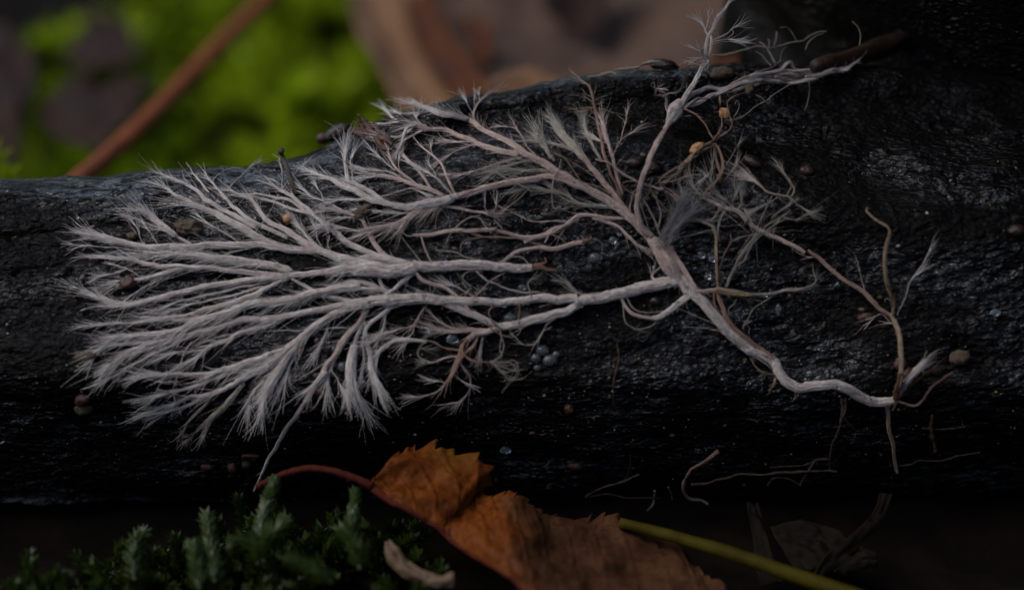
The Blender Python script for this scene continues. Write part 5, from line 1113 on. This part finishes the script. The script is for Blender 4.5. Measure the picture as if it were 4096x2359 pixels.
# ------------------------------------------------------------------ leaves
def v2(x, y, s, o=(1300, 1700), k=1.58): return at(o[0] + x / k, o[1] + y / k, s)
def serrate(G, n, amp, t0=0.0, t1=1.0, seed=0):
    """pull saw teeth out of the last column of the grid"""
    nu = G.shape[0]; t = np.linspace(0, 1, nu)
    ph_ = t * n + 0.25 * vnoise(t * n * 0.7, seed * 1.0, seed); saw = (ph_ % 1.0)
    saw = np.where(saw < 0.82, saw / 0.82, (1 - saw) / 0.18) * (0.7 + 0.6 * vnoise(np.floor(ph_), 3.0 + seed, 4) + 0.3) * sstep(t0, t0 + 0.03, t) * (1 - sstep(t1 - 0.03, t1, t))
    d = unit(G[:, -1] - G[:, -4]) + 0.55 * unit(np.gradient(G[:, -1], axis=0))
    for c, f in ((-1, 1.0), (-2, 0.45), (-3, 0.15)): G[:, c] = G[:, c] + d * (saw * amp * f)[:, None]
    return G
rows = [[(290, 385, .75), (292, 370, .72), (295, 350, .7), (305, 335, .68)],
        [(395, 470, .85), (388, 400, .7), (380, 330, .55), (372, 278, .45)],
        [(500, 530, .95), (500, 420, .75), (500, 300, .5), (495, 200, .3)],
        [(600, 575, 1.0), (660, 450, .8), (715, 310, .45), (750, 175, .15)],
        [(690, 630, 1.0), (820, 510, .75), (920, 380, .4), (1020, 285, .1)],
        [(760, 690, 1.05), (860, 565, .7), (930, 480, .25), (985, 420, -.05)],
        [(930, 810, 1.45), (1010, 680, 1.3), (1060, 560, .8), (1100, 460, .35)],
        [(1110, 920, 1.9), (1160, 780, 1.75), (1180, 620, 1.1), (1210, 450, .5)],
        [(1290, 1040, 2.3), (1350, 890, 1.6), (1385, 740, .9), (1395, 600, .2)],
        [(1500, 1190, 2.6), (1560, 1000, 1.7), (1620, 770, .75), (1640, 600, .05)],
        [(1750, 1400, 3.0), (1850, 1130, 1.9), (1860, 850, .8), (1820, 590, 0)],
        [(2050, 1470, 3.1), (2150, 1200, 2.1), (2180, 920, 1.0), (2140, 715, .15)],
        [(2330, 1420, 3.0), (2400, 1220, 2.2), (2400, 1000, 1.3), (2350, 860, .6)],
        [(2560, 1380, 2.8), (2570, 1260, 2.3), (2540, 1130, 1.8), (2500, 1040, 1.3)]]
G = patch([[v2(*p) for p in r] for r in rows], 300, 36)
uu, vv_ = np.meshgrid(np.linspace(0, 1, 300), np.linspace(0, 1, 36), indexing='ij')
nn = unit(np.cross(np.gradient(G, axis=0), np.gradient(G, axis=1)))
vein = np.abs(((uu * 15 + vv_ * 1.6) % 1.0) - 0.5)
G = G + nn * (0.022 * np.exp(-(vein / 0.06) ** 2) + 0.20 * fbm(uu * 11, vv_ * 3, 90, 4) * sstep(0.0, 0.1, uu))[..., None]
G = serrate(G, 27, 0.17, 0.08, 1.0, 2)
leaf = thing('fallen_leaf', 'folded orange brown leaf with toothed edge on its red stalk', 'leaf', v2(1300, 1000, 2.2))
lo = v2(1300, 1000, 2.2)
V, F = shell(G, 0.02); tl = np.tile(sstep(0.42, 0.6, uu + 0.15 * fbm(uu * 8, vv_ * 4, 33, 3)).ravel(), 2); part('blade', V, F, M['leaf_front'], leaf, lo, attrs={'tone': tl})
P = G[:, 0] - nn[:, 0] * 0.03; V, F = tubes(P[None, ::3], np.linspace(0.055, 0.02, len(P[::3]))[None], 8, cap=True); part('midrib', V, F, M['petiole'], leaf, lo, attrs={'tone': np.zeros(len(V))})
P = catmull(np.array([at(1488, 1945, .74), at(1430, 1915, .75), at(1340, 1885, .72), at(1240, 1872, .68), at(1150, 1890, .6), at(1080, 1918, .45), at(1030, 1945, .25)]), 40)
R = np.interp(np.linspace(0, 1, 40), [0, 0.15, 0.5, 1], [0.075, 0.055, 0.05, 0.045])
V, F = tubes(P[None], R[None], 10, cap=True); V = V + np.random.default_rng(2).normal(0, 0.004, V.shape); st = part('stalk', V, F, M['petiole'], leaf, lo)
hr = fibres(P, np.tile(NV, (40, 1)), R * 2, 260, 40, 90, 8, 22, 0.0, 1.0, 1.8, np.random.default_rng(6), 0.4)
fo = link('stalk_hair', make_mesh('stalk_hair', hr[0] - lo, hr[1], M['petiole'], {'tone': hr[2]}), st); fo['kind'] = 'stuff'

def leaf_thing(rows, label, mt, nu=70, nv=40, wob=0.2, teeth=0, amp=0.15, seed=0, thick=0.04, parts=None):
    G = patch([[at(*p) for p in r] for r in rows], nu, nv)
    u_, v_ = np.meshgrid(np.linspace(0, 1, nu), np.linspace(0, 1, nv), indexing='ij')
    n_ = unit(np.cross(np.gradient(G, axis=0), np.gradient(G, axis=1)))
    G = G + n_ * (wob * fbm(u_ * 4, v_ * 4, seed, 3))[..., None]
    if teeth: G = serrate(G, teeth, amp, seed=seed)
    V, F = shell(G, thick)
    o = one('fallen_leaf', V, F, M[mt], label, 'leaf')
    return o
# big curled leaves behind the branch
leaf_thing([[(1385, -260, -24.2), (1480, -280, -25.0), (1600, -300, -24.2), (1700, -300, -22.7)],
            [(1400, 20, -19.6), (1490, 10, -20.5), (1590, 0, -19.6), (1660, 0, -18.5)],
            [(1450, 180, -15.7), (1540, 180, -16.8), (1640, 190, -16.2), (1720, 200, -15.3)],
            [(1560, 350, -11.8), (1650, 360, -12.8), (1760, 370, -12.2), (1840, 380, -11.2)],
            [(1700, 560, -8.8), (1780, 560, -9.4), (1900, 560, -8.8), (1980, 560, -8.1)]], 'blurred tan leaf edge leaning up behind the branch next to the moss', 'leaf_tan', wob=0.25, seed=3)
leaf_thing([[(1640, -320, -25.8), (2000, -360, -27.4), (2400, -380, -27.4), (2750, -330, -25.0), (3060, -300, -21.2)],
            [(1690, -60, -21.2), (2000, -110, -23.5), (2340, -140, -23.5), (2700, -80, -21.2), (3020, -60, -17.3)],
            [(1780, 120, -18.1), (2040, 100, -19.6), (2330, 90, -19.6), (2660, 100, -17.3), (2985, 80, -14.2)],
            [(1860, 270, -14.6), (2080, 240, -15.3), (2340, 230, -15.6), (2640, 215, -14.0), (2985, 190, -11.8)],
            [(1960, 480, -11.1), (2140, 450, -11.5), (2400, 420, -12.2), (2680, 380, -11.5), (3000, 330, -9.7)]], 'large blurred dull brown leaf standing behind the ridge of the branch', 'leaf_back', wob=0.75, seed=5)
leaf_thing([[(1930, 330, -8.4), (2030, 290, -9.1), (2130, 285, -9.1), (2230, 320, -8.4)],
            [(1950, 400, -8.0), (2050, 360, -8.4), (2150, 350, -8.4), (2260, 370, -8.0)],
            [(1960, 520, -7.5), (2070, 480, -7.8), (2180, 460, -7.8), (2290, 460, -7.5)]], 'small blurred tan leaf lobe just behind the branch ridge', 'leaf_tan', wob=0.1, seed=6)
leaf_thing([[(2150, -150, -18.8), (2300, -160, -19.6), (2480, -170, -18.8)], [(2170, 20, -17.4), (2310, 60, -18.1), (2420, 70, -17.4)], [(2260, 110, -16.8), (2310, 130, -17.1), (2370, 120, -16.8)]],
           'blurred dark curled leaf in front of the large dull brown one', 'leaf_dark', wob=0.2, seed=7)
leaf_thing([[(1830, 90, -15.3), (1900, 80, -15.9), (1960, 100, -15.3)], [(1880, 190, -14.0), (1930, 180, -14.3), (1975, 190, -14.0)], [(1910, 260, -13.2), (1935, 255, -13.4), (1960, 255, -13.2)]],
           'rusty blurred leaf fragment against the large dull brown leaf', 'leaf_rust', wob=0.1, seed=8)
leaf_thing([[(2450, 330, -7.2), (2650, 300, -7.8), (2850, 250, -7.8), (2960, 220, -7.2)], [(2450, 400, -6.6), (2650, 360, -7.2), (2850, 320, -7.2), (2960, 300, -6.6)], [(2450, 520, -6.3), (2650, 480, -6.6), (2850, 430, -6.6), (2960, 420, -6.3)]],
           'rust red leaf strip tucked along the back of the ridge', 'leaf_rust', wob=0.1, seed=9)
leaf_thing([[(1600, -40, -20), (1650, -50, -20), (1720, -60, -19)], [(1650, 150, -15), (1730, 150, -15), (1810, 150, -14.4)], [(1740, 300, -11.6), (1830, 300, -11.8), (1920, 290, -11.4)], [(1850, 460, -8.4), (1950, 450, -8.6), (2030, 440, -8.2)], [(1900, 600, -6.6), (2010, 590, -6.8), (2090, 580, -6.4)]],
           'dark rusty leaf edge between the tan leaf and the large dull brown one', 'leaf_rust', wob=0.15, seed=17)
# dull leaves upper left
leaf_thing([[(140, 480, -16.5), (180, 400, -18.1), (260, 340, -19.0)], [(280, 560, -14.2), (300, 430, -16.5), (360, 330, -18.1)], [(440, 560, -13.4), (460, 440, -15.9), (500, 330, -17.7)], [(560, 430, -15.3), (590, 370, -16.5), (620, 320, -17.4)]],
           'blurred grey brown leaf lying on the moss beside the red brown stalk', 'leaf_dark', wob=0.35, seed=10)
leaf_thing([[(230, 240, -21.2), (300, 140, -23.5), (380, 30, -25.8)], [(370, 270, -20.2), (420, 160, -22.7), (460, 60, -25.0)], [(560, 270, -19.6), (540, 190, -21.5), (520, 110, -23.5)]],
           'blurred dark rusty leaf beyond the grey brown one', 'leaf_dark', wob=0.35, seed=11)
leaf_thing([[(-260, 420, -16.5), (-200, 250, -19.6), (-120, 60, -24.2)], [(-60, 560, -14.2), (0, 350, -17.3), (60, 120, -21.9)], [(60, 640, -13.4), (100, 470, -15.7), (150, 300, -18.8)]],
           'very dark blurred leaf in the shadowy corner of the moss', 'leaf_dark', wob=0.35, seed=12)
P = np.array([at(285 + 800 * t, 745 - 745 * t + 18 * math.sin(t * 5), -6.0 - 11.0 * t) for t in np.linspace(-0.05, 1.25, 40)])
tube_thing('leaf_stalk', P, np.linspace(0.19, 0.20, 40), 'redstem', 'blurred red brown stalk slanting across the bright moss', 'stalk', seed=60, knob=0.05, S_=14)
# pale scrap and stems at lower right
leaf_thing([[(1545, 2170, 1.2), (1552, 2165, 1.2), (1560, 2160, 1.2)], [(1560, 2235, 1.4), (1580, 2220, 1.5), (1600, 2205, 1.4)], [(1620, 2310, 1.6), (1640, 2285, 1.75), (1660, 2255, 1.6)], [(1720, 2360, 1.8), (1735, 2325, 1.9), (1750, 2300, 1.75)], [(1810, 2350, 1.9), (1815, 2325, 1.95), (1820, 2295, 1.85)]],
           'pale tan curled leaf scrap lying on the dark moss', 'leaf_pale', 60, 20, 0.12, seed=13, thick=0.03)
P = catmull(np.array([at(2480, 2090, .3), at(2640, 2130, .5), at(2800, 2175, .8), at(2950, 2220, 1.1), at(3150, 2290, 1.5), at(3400, 2375, 1.9), at(3700, 2480, 2.4)]), 50)
tube_thing('plant_stem', P, np.interp(np.linspace(0, 1, 50), [0, 0.3, 1], [0.085, 0.10, 0.125]), 'yellowstem', 'smooth olive yellow stem running out from under the leaf', 'stem', seed=61, knob=0.04, S_=14)
leaf_thing([[(3080, 2100, -.2), (3120, 2180, .1), (3180, 2280, .5)], [(3200, 2080, -.2), (3230, 2180, .2), (3270, 2270, .6)], [(3330, 2110, 0), (3350, 2190, .3), (3370, 2260, .6)], [(3500, 2220, .4), (3505, 2230, .45), (3510, 2240, .5)]],
           'dim olive brown leaf lying beyond the yellow stem', 'leaf_dim', 60, 30, 0.25, teeth=9, amp=0.07, seed=14)
leaf_thing([[(3520, 1970, -.4), (3545, 1975, -.4), (3570, 1975, -.4)], [(3490, 2050, -.2), (3515, 2065, -.2), (3535, 2075, -.2)], [(3400, 2140, .3), (3420, 2160, .3), (3440, 2180, .3)], [(3300, 2220, .6), (3320, 2245, .6), (3340, 2265, .6)], [(3240, 2320, .9), (3265, 2330, .9), (3290, 2340, .9)]],
           'dim curved grass blade crossing the olive brown leaf', 'leaf_dim', 50, 8, 0.10, seed=15, thick=0.025)
leaf_thing([[(2985, 2010, -.8), (3010, 2010, -.8), (3035, 2010, -.8)], [(3010, 2130, -.2), (3040, 2120, -.2), (3060, 2110, -.2)], [(3020, 2260, .4), (3060, 2240, .4), (3090, 2220, .4)], [(3040, 2359, .8), (3090, 2340, .8), (3130, 2320, .8)]],
           'dim greyish leaf strip standing by the yellow stem', 'leaf_dim', 40, 10, 0.12, seed=16, thick=0.025)

# ------------------------------------------------------------------ moss
def moss_leaf_set(n, rg, L, Wd, axisP, axisR, open0, open1, twist=2.4):
    """n pointed leaflets spiralling up an axis: returns verts, quads, tone"""
    K = len(axisP); T = unit(np.gradient(axisP, axis=0)); A = unit(np.cross(T, np.array([0.3, 0.9, 0.2]))); B = np.cross(T, A)
    j = np.linspace(0.02, 1, n); f = j * (K - 1); i = np.clip(f.astype(int), 0, K - 2); w = (f - i)[:, None]
    p = axisP[i] * (1 - w) + axisP[i + 1] * w; t = T[i]; th = np.arange(n) * twist + rg.normal(0, 0.2, n)
    rad = np.cos(th)[:, None] * A[i] + np.sin(th)[:, None] * B[i]; tan = np.cross(t, rad)
    op = np.radians(np.interp(j, [0, 1], [open0, open1]) + rg.normal(0, 8, n))[:, None]
    d = np.cos(op) * t + np.sin(op) * rad; l_ = (L * rg.uniform(0.75, 1.25, n))[:, None]; wd = (Wd * rg.uniform(0.8, 1.2, n))[:, None]
    b0 = p + rad * axisR
    nrm = np.sin(op) * t - np.cos(op) * rad
    m_ = b0 + d * l_ * 0.5
    v = np.stack([b0, m_ + tan * wd * 0.5 + nrm * wd * 0.18, b0 + d * l_ - nrm * l_ * 0.1 + t * l_ * 0.1, m_ - tan * wd * 0.5 + nrm * wd * 0.18], 1)
    F = np.arange(n * 4).reshape(n, 4)
    tn = np.repeat(np.clip(0.25 + 0.6 * j + rg.normal(0, 0.12, n), 0, 1), 4)
    return v.reshape(-1, 3), F, tn
def moss_protos(k, nl, H, L, Wd, seed):
    out = []
    for q in range(k):
        rg = np.random.default_rng(seed + q); a = rg.uniform(0, 6.28); ln = rg.uniform(0.1, 0.6)
        z = np.linspace(0, 1, 8); ax = np.stack([np.cos(a) * ln * z ** 2 * H, np.sin(a) * ln * z ** 2 * H, z * H], -1)
        out.append(moss_leaf_set(nl, rg, L, Wd, ax, 0.01, 65, 25))
    return out
def carpet(name, pos, scl, mt, protos, label, cat, seed):
    rg = np.random.default_rng(seed); VV, FF, TT = [], [], []; base = 0
    for (x, y, z), s in zip(pos, scl):
        v, f, t = protos[rg.integers(len(protos))]; a = rg.uniform(0, 6.28); c, s_ = math.cos(a) * s, math.sin(a) * s
        w = v @ np.array([[c, s_, 0], [-s_, c, 0], [0, 0, s]]) + np.array([x, y, z]); VV.append(w); FF.append(f + base); TT.append(np.clip(t + rg.normal(0, 0.18), 0, 1)); base += len(v)
    return one(name, np.concatenate(VV), np.concatenate(FF), M[mt], label, cat, kind='stuff', attrs={'tone': np.concatenate(TT)}, smooth=False)
rm = np.random.default_rng(12)
pr = moss_protos(8, 42, 1.0, 0.34, 0.15, 300)
a0 = on_ground(-60, 700, -5); a1 = on_ground(840, -60, -5)
pos, scl = [], []
ys = rm.uniform(4.2, 60, 11500); xs = rm.uniform(-26, 8, 11500)
edge = np.interp(ys, [a0[1], a1[1]], [a0[0], a1[0]]) + 2.2 * fbm(xs * 0.4, ys * 0.4, 15, 3)
cl = fbm(xs * 0.5, ys * 0.35, 19, 3)
for x, y, e, c_ in zip(xs, ys, edge, cl):
    if x < e or (c_ < -0.28): continue
    pos.append((x, y, float(ground_h(np.array(x), np.array(y))) - 0.1 + max(0, c_) * 3.0)); scl.append(rm.uniform(0.7, 1.5) * (1 + 0.5 * c_))
print('moss', len(pos))
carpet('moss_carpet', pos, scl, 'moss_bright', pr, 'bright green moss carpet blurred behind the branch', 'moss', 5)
pos, scl = [], []
pr2 = moss_protos(8, 90, 0.7, 0.14, 0.085, 400)
b0_, b1_ = on_ground(0, 2420), on_ground(2000, 2000)
xs = rm.uniform(-9.5, -1.3, 1500); ys = rm.uniform(-5.5, -0.9, 2600)
for x, y in zip(xs, ys):
    lim = np.interp(x, [-9.5, -6.5, -4, -1.5, 0.8], [-3.4, -2.7, -2.0, -2.1, -2.6])
    if rm.random() > np.interp(x, [-9.5, -6, -4], [0.35, 0.6, 1]) or y > lim + 0.5 * rm.normal() or fbm(np.array(x * 0.9), np.array(y * 0.9), 23, 3) < -0.2: continue
    pos.append((x, y, float(ground_h(np.array(x), np.array(y))) - 0.08)); scl.append(rm.uniform(0.7, 1.5))
print('moss front', len(pos))
carpet('moss_carpet', pos, scl, 'moss_shade_dark', pr2, 'green moss in front of the branch, its colour darkened for shade', 'moss', 6)
def shoot(txt, s_, n, L, Wd, R0, label, seed, o0=35, o1=12):
    P2 = catmull(pts_of('S', txt), 24); sv = np.interp(np.linspace(0, 1, 24), np.linspace(0, 1, len(s_)), s_)
    ax = np.array([at(x, y, q) for (x, y), q in zip(P2, sv)]); org = ax[0]
    rg = np.random.default_rng(seed)
    t = thing('moss_shoot', label, 'moss', org)
    V, F = tubes(ax[None], np.linspace(R0, R0 * 0.7, 24)[None], 7, cap=True); part('stem', V, F, M['moss_shade_dark'], t, org, attrs={'tone': np.full(len(V), 0.4)})
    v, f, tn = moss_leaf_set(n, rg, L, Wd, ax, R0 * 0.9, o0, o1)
    part('leaflets', v, f, M['moss_shade_dark'], t, org, kind='stuff', attrs={'tone': np.clip(tn + 0.35, 0, 1)}, smooth=False)
shoot("1040,2150 1050,2080 1070,2010 1085,1960 1092,1940", [1.4, .9, .7], 340, 0.15, 0.11, 0.05, 'tallest shade-darkened moss shoot reaching up to the red leaf stalk', 501)
shoot("1405,2120 1412,2060 1418,2020 1420,1985", [1.2, .9, .8], 240, 0.14, 0.10, 0.045, 'upright moss shoot beading with water beside the orange leaf', 502)
shoot("1030,2260 1050,2190 1085,2140 1130,2100", [1.9, 1.7, 1.5], 150, 0.20, 0.08, 0.04, 'leafy moss shoot leaning toward the leaf under the tallest one', 503, 55, 30)
shoot("1060,2250 1020,2190 980,2165 950,2170", [1.9, 1.7, 1.6], 130, 0.20, 0.08, 0.04, 'leafy moss shoot bending away from the leaf under the tallest one', 504, 55, 30)
shoot("1440,2280 1430,2200 1400,2150 1380,2130", [1.8, 1.5, 1.3], 150, 0.19, 0.08, 0.04, 'bushy moss shoot at the foot of the upright one', 505, 55, 30)
shoot("860,2330 850,2240 835,2150 830,2070", [2.0, 1.3, .8], 150, 0.18, 0.08, 0.04, 'dim feathery moss shoot beside the tallest one', 506, 50, 30)
shoot("800,2359 790,2280 780,2210 775,2190", [2.2, 1.8, 1.5], 120, 0.18, 0.08, 0.04, 'low plump moss shoot in front of the dim feathery one', 507, 50, 30)
shoot("540,2320 530,2240 545,2170 570,2140", [1.8, 1.2, .9], 110, 0.18, 0.07, 0.035, 'thin dim moss shoot standing apart in the shade', 508, 50, 30)
shoot("1330,2330 1270,2290 1210,2260 1170,2240", [2.2, 2.0, 1.9], 150, 0.18, 0.09, 0.04, 'yellow green moss shoot lying nearly flat', 509, 50, 30)
